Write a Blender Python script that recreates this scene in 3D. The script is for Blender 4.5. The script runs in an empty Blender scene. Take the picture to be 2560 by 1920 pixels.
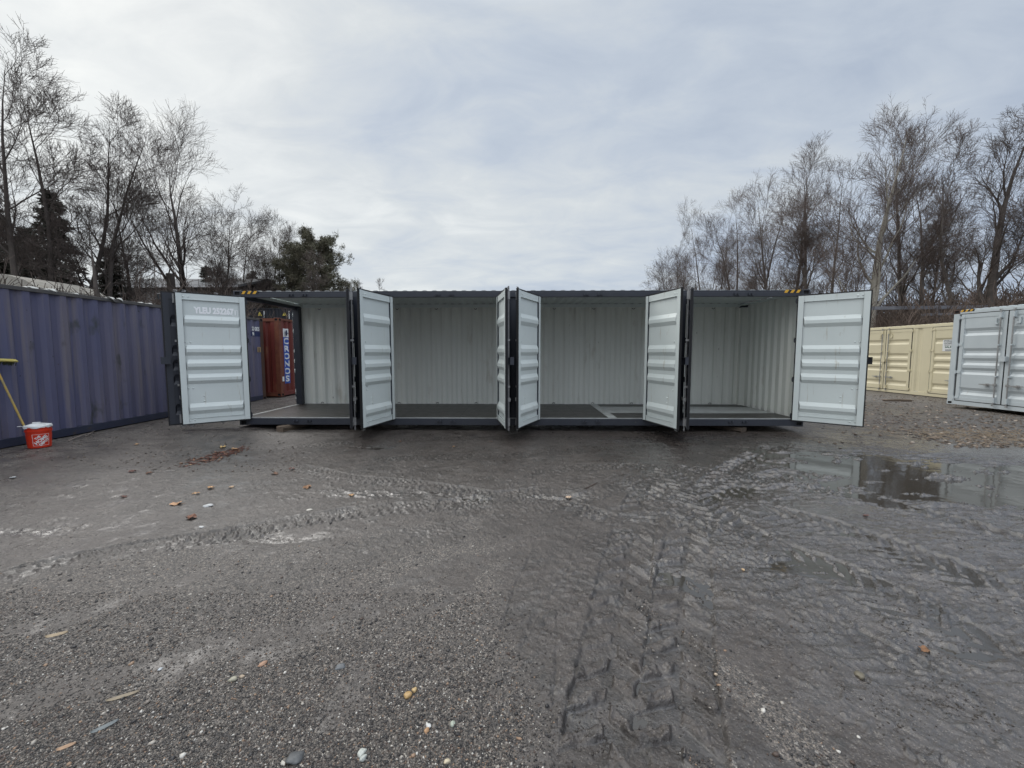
import bpy, bmesh, math, random
import numpy as np
from mathutils import Vector, Matrix
R = math.radians
random.seed(7)
SC = bpy.context.scene
C = SC.collection

# ------------------------------------------------------------------ camera
FPX, PIT, CH = 1017.0, R(4.413), 1.70
cam = bpy.data.cameras.new('camera'); camo = bpy.data.objects.new('camera', cam); C.objects.link(camo)
cam.sensor_width = 36; cam.lens = FPX / 2560 * 36; cam.clip_end = 3000; cam.clip_start = 0.05
camo.location = (0, 0, CH); camo.rotation_euler = (R(90) - PIT, 0, 0)
SC.camera = camo
SC.view_settings.view_transform = 'Standard'; SC.view_settings.look = 'None'
SC.view_settings.exposure = 0.22; SC.view_settings.gamma = 1.0

# ------------------------------------------------------------------ world: overcast sky
W = bpy.data.worlds.new('World'); SC.world = W; W.use_nodes = True
nt = W.node_tree; N = nt.nodes; Lk = nt.links
for n in list(N): N.remove(n)
def wn(t, **k):
    n = N.new(t)
    for a, b in k.items(): setattr(n, a, b)
    return n
def wmath(op, a, b=None, clamp=False):
    n = wn('ShaderNodeMath', operation=op, use_clamp=clamp)
    for i, v in enumerate((a, b)):
        if v is None: continue
        if isinstance(v, (int, float)): n.inputs[i].default_value = v
        else: Lk.new(v, n.inputs[i])
    return n.outputs[0]
SUN_EL, SUN_AZ = R(40), R(-42)       # azimuth from +Y towards +X
out = wn('ShaderNodeOutputWorld'); bg = wn('ShaderNodeBackground'); bg.inputs[1].default_value = 0.1
sky = wn('ShaderNodeTexSky', sky_type='NISHITA', sun_disc=False, sun_elevation=SUN_EL, sun_rotation=SUN_AZ)
tc = wn('ShaderNodeTexCoord'); sep = wn('ShaderNodeSeparateXYZ'); Lk.new(tc.outputs['Generated'], sep.inputs[0])
zz = wmath('MAXIMUM', sep.outputs[2], 0.0)
den = wmath('ADD', zz, 0.22)
cmb = wn('ShaderNodeCombineXYZ'); Lk.new(wmath('DIVIDE', sep.outputs[0], den), cmb.inputs[0]); Lk.new(wmath('DIVIDE', sep.outputs[1], den), cmb.inputs[1])
mp = wn('ShaderNodeMapping'); mp.inputs['Rotation'].default_value = (0, 0, R(25)); mp.inputs['Scale'].default_value = (0.9, 1.5, 1); mp.inputs['Location'].default_value = (3.1, 1.7, 0)
Lk.new(cmb.outputs[0], mp.inputs[0])
n1 = wn('ShaderNodeTexNoise'); n1.inputs['Scale'].default_value = 1.1; n1.inputs['Detail'].default_value = 7; n1.inputs['Roughness'].default_value = 0.52; n1.inputs['Distortion'].default_value = 0.35
Lk.new(mp.outputs[0], n1.inputs['Vector'])
n2 = wn('ShaderNodeTexNoise'); n2.inputs['Scale'].default_value = 3.3; n2.inputs['Detail'].default_value = 8; n2.inputs['Roughness'].default_value = 0.6; n2.inputs['Distortion'].default_value = 0.6
Lk.new(mp.outputs[0], n2.inputs['Vector'])
dt = wn('ShaderNodeVectorMath', operation='DOT_PRODUCT'); Lk.new(tc.outputs['Generated'], dt.inputs[0])
lv = Vector((-0.72, 0.55, 0.42)).normalized(); dt.inputs[1].default_value = lv
f0 = wmath('ADD', wmath('MULTIPLY', dt.outputs['Value'], 0.60), 0.14)
f1 = wmath('MULTIPLY', wmath('SUBTRACT', n1.outputs[0], 0.5), 1.2)
f2 = wmath('MULTIPLY', wmath('SUBTRACT', n2.outputs[0], 0.5), 0.70)
hz = wmath('MULTIPLY', wmath('POWER', wmath('SUBTRACT', 1.0, zz), 6.0), 0.02)
ff = wmath('ADD', wmath('ADD', wmath('ADD', f0, f1), f2), hz)
cr = wn('ShaderNodeValToRGB'); Lk.new(ff, cr.inputs[0])
E = cr.color_ramp.elements
E[0].position = 0.0; E[0].color = (0.36, 0.42, 0.52, 1)
E[1].position = 1.0; E[1].color = (0.80, 0.82, 0.805, 1)
e = E.new(0.33); e.color = (0.47, 0.525, 0.60, 1)
e = E.new(0.62); e.color = (0.60, 0.635, 0.655, 1)
# an overcast sky is brightest overhead (above the frame) and lit from all round
zen = wmath('MULTIPLY', wmath('MAXIMUM', wmath('SUBTRACT', zz, 0.62), 0.0), 5.2)
bk = wmath('MULTIPLY', wmath('SUBTRACT', 0.15, sep.outputs[1]), 2.2, True)     # 1 behind the camera
low = wmath('MULTIPLY', bk, wmath('SUBTRACT', wmath('MULTIPLY', zz, 3.0), 0.45))
gain = wmath('ADD', wmath('ADD', zen, low), 1.0)
vs = wn('ShaderNodeVectorMath', operation='SCALE'); Lk.new(cr.outputs[0], vs.inputs[0]); Lk.new(wmath('MULTIPLY', gain, 10.0), vs.inputs['Scale'])
mx = wn('ShaderNodeMixRGB', blend_type='MIX'); mx.inputs[0].default_value = 0.94
wc = wn('ShaderNodeMixRGB', blend_type='MULTIPLY'); Lk.new(wmath('MULTIPLY', wmath('ADD', bk, wmath('MULTIPLY', zen, 0.8)), 1.0, True), wc.inputs[0]); wc.inputs[2].default_value = (1.07, 1.0, 0.92, 1)
Lk.new(vs.outputs[0], wc.inputs[1]); Lk.new(sky.outputs[0], mx.inputs[1]); Lk.new(wc.outputs[0], mx.inputs[2])
Lk.new(mx.outputs[0], bg.inputs[0]); Lk.new(bg.outputs[0], out.inputs[0])

sun = bpy.data.lights.new('sun', 'SUN'); sun.energy = 0.8; sun.angle = R(25); sun.color = (1.0, 0.97, 0.93)
suno = bpy.data.objects.new('sun', sun); C.objects.link(suno)
sd = Vector((math.sin(SUN_AZ) * math.cos(SUN_EL), math.cos(SUN_AZ) * math.cos(SUN_EL), math.sin(SUN_EL)))
suno.rotation_euler = (-sd).to_track_quat('-Z', 'Y').to_euler(); suno.location = sd * 50

# ------------------------------------------------------------------ helpers
def at(px, py, Z=0.0):
    """ground point under a pixel of the 2560x1920 photograph"""
    a = (px - 1280) / FPX; b = -(py - 960) / FPX
    cp, sp = math.cos(PIT), math.sin(PIT)
    dy, dz = cp + b * sp, -sp + b * cp
    t = (Z - CH) / dz
    return Vector((a * t, dy * t, Z))

def tag(o, label=None, cat=None, group=None, kind=None):
    if label: o['label'] = label
    if cat: o['category'] = cat
    if group: o['group'] = group
    if kind: o['kind'] = kind
    return o
def empty(name, loc=(0, 0, 0), rz=0, parent=None):
    o = bpy.data.objects.new(name, None); C.objects.link(o)
    o.location = loc; o.rotation_euler = (0, 0, rz); o.empty_display_size = 0.2
    if parent: o.parent = parent
    return o

class MB:
    def __init__(s): s.v = []; s.f = []; s.m = []
    def add(s, vs, fs, m=0, M=None):
        b = len(s.v)
        for p in vs:
            s.v.append(tuple(M @ Vector(p)) if M is not None else tuple(p))
        for i, f in enumerate(fs):
            s.f.append(tuple(b + k for k in f)); s.m.append(m if isinstance(m, int) else m[i])
        return s
    def box(s, x0, x1, y0, y1, z0, z1, m=0, M=None):
        """m may be 6 ints: -x,+x,-y,+y,-z,+z"""
        vs = [(x0,y0,z0),(x1,y0,z0),(x1,y1,z0),(x0,y1,z0),(x0,y0,z1),(x1,y0,z1),(x1,y1,z1),(x0,y1,z1)]
        fs = [(0,4,7,3),(1,2,6,5),(0,1,5,4),(3,7,6,2),(0,3,2,1),(4,5,6,7)]
        return s.add(vs, fs, m, M)
    def tube(s, p0, p1, r0, r1=None, n=10, m=0, cap=True):
        p0, p1 = Vector(p0), Vector(p1); r1 = r0 if r1 is None else r1
        d = (p1 - p0).normalized(); a = d.orthogonal().normalized(); b = d.cross(a)
        vs = []
        for p, r in ((p0, r0), (p1, r1)):
            for k in range(n):
                t = 2 * math.pi * k / n; vs.append(p + (a * math.cos(t) + b * math.sin(t)) * r)
        fs = [(k, (k + 1) % n, n + (k + 1) % n, n + k) for k in range(n)]
        if cap: fs += [tuple(range(n - 1, -1, -1)), tuple(range(n, 2 * n))]
        return s.add(vs, fs, m)
    def path(s, pts, rad, n=8, m=0):
        for i in range(len(pts) - 1):
            r0 = rad[i] if hasattr(rad, '__len__') else rad; r1 = rad[i + 1] if hasattr(rad, '__len__') else rad
            s.tube(pts[i], pts[i + 1], r0, r1, n, m)
        return s
    def lathe(s, prof, n=32, m=0, c=(0, 0, 0)):
        vs = []; fs = []
        for r, z in prof:
            for k in range(n):
                t = 2 * math.pi * k / n; vs.append((c[0] + r * math.cos(t), c[1] + r * math.sin(t), c[2] + z))
        for j in range(len(prof) - 1):
            for k in range(n):
                fs.append((j * n + k, j * n + (k + 1) % n, (j + 1) * n + (k + 1) % n, (j + 1) * n + k))
        return s.add(vs, fs, m)
    def build(s, name, mats, parent=None, smooth=False, bevel=0):
        me = bpy.data.meshes.new(name); me.from_pydata(s.v, [], s.f)
        if not isinstance(mats, (list, tuple)): mats = [mats]
        for m in mats: me.materials.append(m)
        me.polygons.foreach_set('material_index', s.m)
        if smooth: me.polygons.foreach_set('use_smooth', [True] * len(me.polygons))
        me.update()
        o = bpy.data.objects.new(name, me); C.objects.link(o)
        if parent: o.parent = parent
        if bevel:
            b = o.modifiers.new('bevel', 'BEVEL'); b.width = bevel; b.segments = 2; b.limit_method = 'ANGLE'
        return o

# ------------------------------------------------------------------ materials
MATS = {}
def mat(name, col, rough=0.5, metal=0.0, spec=0.5, var=None, vscale=3.0, stretch=(1, 1, 1), bump=0.0, bscale=40.0, layers=(), coat=0):
    """procedural paint/metal/wood: base colour, a second colour blended by noise and extra stain layers
    layers: (colour, noise scale, threshold, softness, stretch)"""
    if name in MATS: return MATS[name]
    m = bpy.data.materials.new(name); m.use_nodes = True; t = m.node_tree; n = t.nodes; l = t.links
    p = n['Principled BSDF']; p.inputs['Roughness'].default_value = rough; p.inputs['Metallic'].default_value = metal
    p.inputs['Specular IOR Level'].default_value = spec; p.inputs['Coat Weight'].default_value = coat
    tcn = n.new('ShaderNodeTexCoord')
    cur = None
    def noise(scale, st, det=5, rgh=.6):
        mpn = n.new('ShaderNodeMapping'); mpn.inputs['Scale'].default_value = st; l.new(tcn.outputs['Object'], mpn.inputs[0])
        nn = n.new('ShaderNodeTexNoise'); nn.inputs['Scale'].default_value = scale; nn.inputs['Detail'].default_value = det; nn.inputs['Roughness'].default_value = rgh
        l.new(mpn.outputs[0], nn.inputs['Vector']); return nn.outputs[0]
    rgb = n.new('ShaderNodeRGB'); rgb.outputs[0].default_value = (*col, 1); cur = rgb.outputs[0]
    lay = list(layers)
    if var is not None: lay.insert(0, (var, vscale, 0.5, 0.35, stretch))
    for c2, sc, th, so, st in lay:
        mr = n.new('ShaderNodeMapRange'); mr.inputs[1].default_value = th - so / 2; mr.inputs[2].default_value = th + so / 2
        l.new(noise(sc, st), mr.inputs[0])
        mxn = n.new('ShaderNodeMixRGB'); l.new(mr.outputs[0], mxn.inputs[0]); l.new(cur, mxn.inputs[1]); mxn.inputs[2].default_value = (*c2, 1)
        cur = mxn.outputs[0]
    l.new(cur, p.inputs['Base Color'])
    rr = n.new('ShaderNodeMapRange'); rr.inputs[3].default_value = max(0.02, rough - .1); rr.inputs[4].default_value = min(1, rough + .12); l.new(noise(6, (1, 1, 1)), rr.inputs[0]); l.new(rr.outputs[0], p.inputs['Roughness'])
    if bump:
        bn = n.new('ShaderNodeBump'); bn.inputs['Strength'].default_value = 1; bn.inputs['Distance'].default_value = bump
        l.new(noise(bscale, (1, 1, 1), 3), bn.inputs['Height']); l.new(bn.outputs[0], p.inputs['Normal'])
    MATS[name] = m; return m

M_char = mat('charcoal_paint', (0.026, 0.030, 0.041), 0.42, var=(0.034, 0.038, 0.049), vscale=2.5, bump=.0006, layers=(((0.075, 0.075, 0.072), 9, .70, .06, (1, 1, .5)),))
M_inner = mat('pale_grey_green_paint', (0.66, 0.715, 0.70), 0.45, var=(0.61, 0.665, 0.65), vscale=1.2, bump=.0006,
              layers=(((0.40, 0.41, 0.36), 5, .72, .10, (1, 1, .35)), ((0.50, 0.51, .46), 8, .68, .08, (1.4, 1, .12)), ((0.12, 0.11, .09), 26, .755, .03, (1, 1, .3))))
M_wall = mat('interior_wall_paint', (0.74, 0.76, 0.71), 0.5, var=(0.69, 0.71, 0.66), vscale=1.5, stretch=(1, 1, .2), bump=.0006,
              layers=(((0.56, 0.55, 0.49), 4, .68, .14, (1, 1, .25)), ((0.12, 0.115, .10), 14, .725, .02, (1.3, 1, .35))))
M_gask = mat('black_rubber', (0.012, 0.012, 0.013), 0.6)
M_galv = mat('galvanised_steel', (0.42, 0.42, 0.41), 0.42, metal=.6, var=(0.30, 0.30, 0.30), vscale=18, bump=.0004)
M_dark = mat('dark_hole', (0.006, 0.006, 0.007), 0.8)
M_yel = mat('hazard_yellow', (0.75, 0.42, 0.03), 0.5, var=(.6, .33, .03), vscale=8)
M_blk = mat('hazard_black', (0.015, 0.015, 0.016), 0.5)
M_floor = mat('bamboo_plywood_floor', (0.022, 0.019, 0.017), 0.38, var=(0.034, 0.029, 0.025), vscale=2, stretch=(.25, 3, 1), bump=.0006, layers=(((0.11, 0.10, 0.09), 3.5, .66, .1, (.15, 5, 1)),))
M_plate = mat('pale_floor_steel', (0.40, 0.42, 0.41), 0.45, var=(0.30, 0.31, 0.30), vscale=4, layers=(((0.10, .09, .08), 9, .70, .05, (1, 1, 1)),))
M_white = mat('white_sticker', (0.78, 0.80, 0.80), 0.5, var=(.7, .71, .7), vscale=6)
M_steelroof = mat('roof_steel_pale', (0.42, 0.44, 0.43), 0.4, var=(.33, .35, .35), vscale=5)
M_ltgrey = mat('light_grey_paint', (0.52, 0.57, 0.59), 0.42, var=(0.46, 0.51, 0.53), vscale=1.3, bump=.0006, layers=(((0.36, 0.36, 0.33), 6, .72, .09, (1, 1, .3)), ((0.12, 0.06, .035), 22, .77, .03, (1, 1, .5))))
M_cream = mat('cream_paint', (0.66, 0.60, 0.42), 0.45, var=(0.61, 0.55, 0.385), vscale=1.3, bump=.0006, layers=(((0.42, 0.34, 0.20), 6, .73, .09, (1, 1, .3)), ((0.12, 0.08, .04), 22, .78, .03, (1, 1, .5))))
M_blue = mat('faded_blue_paint', (0.080, 0.086, 0.165), 0.5, var=(0.118, 0.112, 0.168), vscale=1.6, stretch=(1, 1, .25), bump=.0012,
             layers=(((0.15, 0.135, 0.165), 3.2, .58, .16, (2.2, 2.2, .10)), ((0.035, 0.040, .034), 2.6, .66, .12, (1, 1, .5)), ((0.012, 0.012, 0.013), 7.5, .70, .03, (1.2, 1.2, .8)), ((0.075, 0.050, 0.03), 16, .745, .03, (1, 1, .4))))
M_bluerail = mat('blue_rail_paint', (0.018, 0.024, 0.05), 0.5, var=(0.03, 0.035, 0.06), vscale=3, layers=(((0.05, 0.04, 0.035), 6, .66, .1, (1, 1, 1)),))
M_toprail = mat('weathered_top_rail', (0.060, 0.058, 0.060), 0.6, var=(0.10, 0.092, 0.085), vscale=5, layers=(((0.12, 0.055, 0.025), 7, .68, .08, (1, 1, 1)),))
M_rust = mat('rusty_brown_steel', (0.085, 0.040, 0.024), 0.75, var=(0.055, 0.040, 0.034), vscale=5, bump=.001)
M_red = mat('oxide_red_paint', (0.150, 0.022, 0.014), 0.55, var=(0.115, 0.020, 0.014), vscale=2, stretch=(1, 1, .3), bump=.0008, layers=(((0.20, 0.07, 0.035), 5, .67, .1, (1, 1, .3)),))
M_redpost = mat('rusty_red_post', (0.17, 0.055, 0.024), 0.65, var=(0.12, 0.032, 0.018), vscale=6, bump=.001)
M_bpanel = mat('blue_marking', (0.028, 0.085, 0.40), 0.5, var=(.04, .10, .38), vscale=9)
M_navy = mat('navy_marking', (0.015, 0.025, 0.09), 0.5)
M_darkcont = mat('dark_container_paint', (0.018, 0.021, 0.028), 0.6, var=(.024, .027, .034), vscale=1)
M_wood = mat('weathered_wood', (0.16, 0.12, 0.085), 0.8, var=(0.08, 0.062, 0.048), vscale=6, stretch=(1, 6, 6), bump=.003, bscale=25)

def corr(length, pitch=0.278, depth=0.044, start=0.0):
    """trapezoid profile points (x, y): y=0 outer crest, y=depth inner"""
    pts = [(0, 0.0)]; x = start if start > 0 else 0.0
    if start > 0: pts.append((start, 0.0))
    a, b = pitch * .29, pitch * .21
    while x + pitch < length - .02:
        pts += [(x + a, 0.0), (x + a + b, depth), (x + 2 * a + b, depth), (x + 2 * a + 2 * b, 0.0)]
        x += 2 * a + 2 * b
    pts.append((length, 0.0))
    return pts
def prof_y(pts, x):
    for (x0, y0), (x1, y1) in zip(pts, pts[1:]):
        if x0 <= x <= x1: return y0 + (y1 - y0) * (x - x0) / max(1e-9, x1 - x0)
    return 0.0
def sheet(mb, pts, z0, z1, th, M=None, mo=0, mi=1):
    """corrugated sheet standing in xz; outer surface towards -y"""
    vs = []; n = len(pts)
    for x, y in pts: vs += [(x, y, z0), (x, y, z1), (x, y + th, z0), (x, y + th, z1)]
    fs = []; ms = []
    for i in range(n - 1):
        a, b = i * 4, i * 4 + 4
        fs += [(a, b, b + 1, a + 1), (a + 2, a + 3, b + 3, b + 2), (a, a + 2, b + 2, b), (a + 1, b + 1, b + 3, a + 3)]
        ms += [mo, mi, mo, mo]
    fs += [(0, 1, 3, 2), (4 * n - 4, 4 * n - 2, 4 * n - 1, 4 * n - 3)]; ms += [mo, mo]
    mb.add(vs, fs, ms, M)

def text_mesh(s, size, bold=0.0, depth=0.001, space=1.0):
    cu = bpy.data.curves.new('t', 'FONT'); cu.body = s; cu.size = size; cu.extrude = depth; cu.offset = bold
    cu.align_x = 'CENTER'; cu.align_y = 'CENTER'; cu.space_character = space; cu.resolution_u = 3
    o = bpy.data.objects.new('t', cu); C.objects.link(o)
    dg = bpy.context.evaluated_depsgraph_get(); dg.update()
    me = bpy.data.meshes.new_from_object(o.evaluated_get(dg)); bpy.data.objects.remove(o); bpy.data.curves.remove(cu)
    return me
def text(name, s, size, m, parent, loc, rot=(R(90), 0, 0), bold=0.0, sx=1.0, conform=None, depth=.001, space=1.0):
    """text standing in the xz plane of the parent, readable from -y. conform=(profile, x offset) bends it onto corrugation"""
    me = text_mesh(s, size, bold, depth, space); me.name = name
    me.transform(Matrix.Translation(loc) @ (Matrix.Rotation(rot[2], 4, 'Z') @ Matrix.Rotation(rot[1], 4, 'Y') @ Matrix.Rotation(rot[0], 4, 'X')) @ Matrix.Diagonal((sx, 1, 1, 1)))
    if conform:
        pts, off = conform; bm = bmesh.new(); bm.from_mesh(me)
        for x, _ in pts:
            bmesh.ops.bisect_plane(bm, geom=bm.verts[:] + bm.edges[:] + bm.faces[:], plane_co=(x + off, 0, 0), plane_no=(1, 0, 0))
        for v in bm.verts: v.co.y += prof_y(pts, v.co.x - off)
        bm.to_mesh(me); bm.free()
    me.materials.clear(); me.materials.append(m)
    o = bpy.data.objects.new(name, me); C.objects.link(o); o.parent = parent
    return o

# ------------------------------------------------------------------ shipping container pieces
DW, DH = 1.135, 2.60
def casting(parent, x, y, z, fx, fy, m):
    """corner casting 178 x 162 x 118 with its lifting holes; fx, fy = +-1 outward"""
    lx, ly, lz = .178, .162, .118
    mb = MB()
    x0, x1 = (x - lx, x) if fx > 0 else (x, x + lx); y0, y1 = (y - ly, y) if fy > 0 else (y, y + ly)
    bm = bmesh.new(); bmesh.ops.create_cube(bm, size=1)
    for v in bm.verts: v.co = Vector((x0 + (v.co.x + .5) * lx, y0 + (v.co.y + .5) * ly, z + (v.co.z + .5) * lz))
    for ax in (0, 1):
        for f in [f for f in bm.faces if (f.normal.y * fy > .9 if ax else f.normal.x * fx > .9) and f.calc_area() > .01]:
            bmesh.ops.inset_region(bm, faces=[f], thickness=.036)
            c = f.calc_center_median()
            for v in f.verts:
                if ax: v.co.x = c.x + (v.co.x - c.x) * .8
                else: v.co.y = c.y + (v.co.y - c.y) * .8
            r = bmesh.ops.extrude_discrete_faces(bm, faces=[f]); g = r['faces'][0]
            n = g.normal.copy()
            for v in g.verts: v.co -= n * .02
            g.material_index = 1
            for e in g.edges:
                for q in e.link_faces: q.material_index = 1
    me = bpy.data.meshes.new('corner_casting'); bm.to_mesh(me); bm.free()
    me.materials.append(m); me.materials.append(M_dark)
    o = bpy.data.objects.new('corner_casting', me); C.objects.link(o); o.parent = parent
    b = o.modifiers.new('bevel', 'BEVEL'); b.width = .008; b.segments = 2; b.limit_method = 'ANGLE'
    return o

BULGES = [(.164, .085, .25), (.392, 0, .474), (.504, 0, .586), (.616, 0, .694), (.845, 0, .93)]
def make_door(parent, s, hinge, ang, mo, mi, bars=(DW - .13,), lock=False, bolts=True, W_=DW, H_=DH, hasp=True, detail=True):
    """door leaf; s=+1 opens with its hinge on the left (extends +x), -1 mirrored. Pivot on the outer face."""
    e = empty('door', hinge, ang, parent)
    def T(mb):      # mirror
        if s < 0: mb.v = [(-a, b, c) for a, b, c in mb.v]
        return mb
    b = MB()
    m6 = [0, 0, 0, 1, 0, 0]
    b.box(0, .095, 0, .052, 0, H_, m6); b.box(W_ - .095, W_, 0, .052, 0, H_, m6)
    b.box(.095, W_ - .095, .004, .040, H_ - .115, H_, m6); b.box(.095, W_ - .095, .004, .040, 0, .10, m6)
    # ledges
    b.box(.095, W_ - .095, .036, .046, H_ - .122, H_ - .115, [0, 0, 1, 1, 1, 1]); b.box(.095, W_ - .095, .036, .05, .10, .108, [0, 0, 1, 1, 1, 1])
    # horizontally corrugated panel, bulges to the inside (dents outside)
    prof = [(H_ - .115, .014)]
    for t0, _, t1 in BULGES:
        za, zb = H_ * (1 - t0), H_ * (1 - t1); d = (za - zb)
        prof += [(za, .014), (za - d * .36, .050), (zb + d * .34, .050), (zb, .014)]
    prof.append((.10, .014))
    vs = []; fs = []; ms = []
    for z, y in prof:
        for x in (.095, .125, W_ - .125, W_ - .095):
            yy = y if .1 < x < W_ - .1 else .014
            vs += [(x, yy, z), (x, yy + .003, z)]
    for i in range(len(prof) - 1):
        for k in range(3):
            a = i * 8 + k * 2; c = a + 8
            fs += [(a, a + 2, c + 2, c), (a + 1, c + 1, c + 3, a + 3)]; ms += [0, 1]
    b.add(vs, fs, ms)
    if bolts:
        for u, t in ((W_ - .115, .37), (W_ - .19, .37), (W_ - .115, .725), (W_ - .19, .725), (W_ - .36, .79), (W_ - .36, .83), (W_ - .115, .975), (W_ - .19, .975), (W_ - .115, .025), (W_ - .19, .025)):
            y = .040 if (t > .96 or t < .04) else .017
            b.tube((u, y, H_ * (1 - t)), (u, y + .006, H_ * (1 - t)), .016, .012, 10, 1)
            b.tube((u, y + .006, H_ * (1 - t)), (u, y + .012, H_ * (1 - t)), .010, .006, 10, 1)
    T(b).build('door_leaf', [mo, mi], e)
    g = MB()
    for q in (.010, .030):
        g.box(-.022, 0, q, q + .012, -.022, H_ + .022); g.box(W_, W_ + .022, q, q + .012, -.022, H_ + .022)
        g.box(0, W_, q, q + .012, H_, H_ + .022); g.box(0, W_, q, q + .012, -.022, 0)
    T(g).build('gasket', M_gask, e)
    for u in bars:
        g = MB(); g.tube((u, -.036, -.035), (u, -.036, H_ + .035), .0165, n=12)
        for zc, sg in ((-.035, -1), (H_ + .035, 1)):
            g.box(u - .030, u + .030, -.052, -.020, zc - .004, zc + .006); g.box(u - .036, u - .018, -.050, -.022, zc, zc + sg * .030) if sg > 0 else g.box(u - .036, u - .018, -.050, -.022, zc + sg * .030, zc)
            g.box(u - .024, u + .024, -.048, -.024, zc + sg * .030 - .005, zc + sg * .030 + .005)
        T(g).build('locking_bar', M_galv, e)
        for zc, hh in ((.10, .09), (.30 * H_, .022), (.64 * H_, .022), (H_ - .10, .09)):
            br = MB(); br.box(u - .045, u + .045, -.008, 0, zc - hh, zc + hh); br.box(u - .024, u + .024, -.058, -.008, zc - hh * .8, zc + hh * .8)
            T(br).build('bar_bracket', M_galv if mo is M_char else mo, e)
        h = MB(); zc = .205 * H_
        h.box(u - .36, u + .01, -.074, -.062, zc - .014, zc + .014); h.box(u - .03, u + .03, -.066, -.018, zc - .035, zc + .035); h.tube((u - .20, -.066, zc), (u - .20, 0, zc), .014); h.box(u - .235, u - .165, -.02, 0, zc - .05, zc + .03)
        h.box(u - .245, u - .155, -.084, -.074, zc - .03, zc + .02)
        T(h).build('handle', M_galv, e)
    for t in (.035, .35, .67, .97):
        h = MB(); zc = H_ * (1 - t); h.box(-.052, .085, -.014, 0, zc - .035, zc + .035); h.tube((-.03, -.016, zc - .055), (-.03, -.016, zc + .055), .016, n=10)
        T(h).build('hinge', mo, e)
    if lock:
        h = MB(); zc = .49 * H_
        h.box(W_ - .06, W_ + .085, -.10, -.094, zc - .07, zc + .07); h.box(W_ - .06, W_ + .085, -.094, -.03, zc + .064, zc + .07); h.box(W_ + .079, W_ + .085, -.094, -.03, zc - .07, zc + .064); h.box(W_ - .06, W_ - .054, -.094, 0, zc - .07, zc + .064)
        T(h).build('lock_box', mo, e)
    if hasp:
        h = MB(); h.box(W_ - .27, W_ - .23, -.022, 0.006, H_ * .86, H_ * .93); h.box(W_ - .27, W_ - .19, -.03, -.022, H_ * .865, H_ * .88)
        T(h).build('latch_plate', mo, e)
    return e

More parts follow.
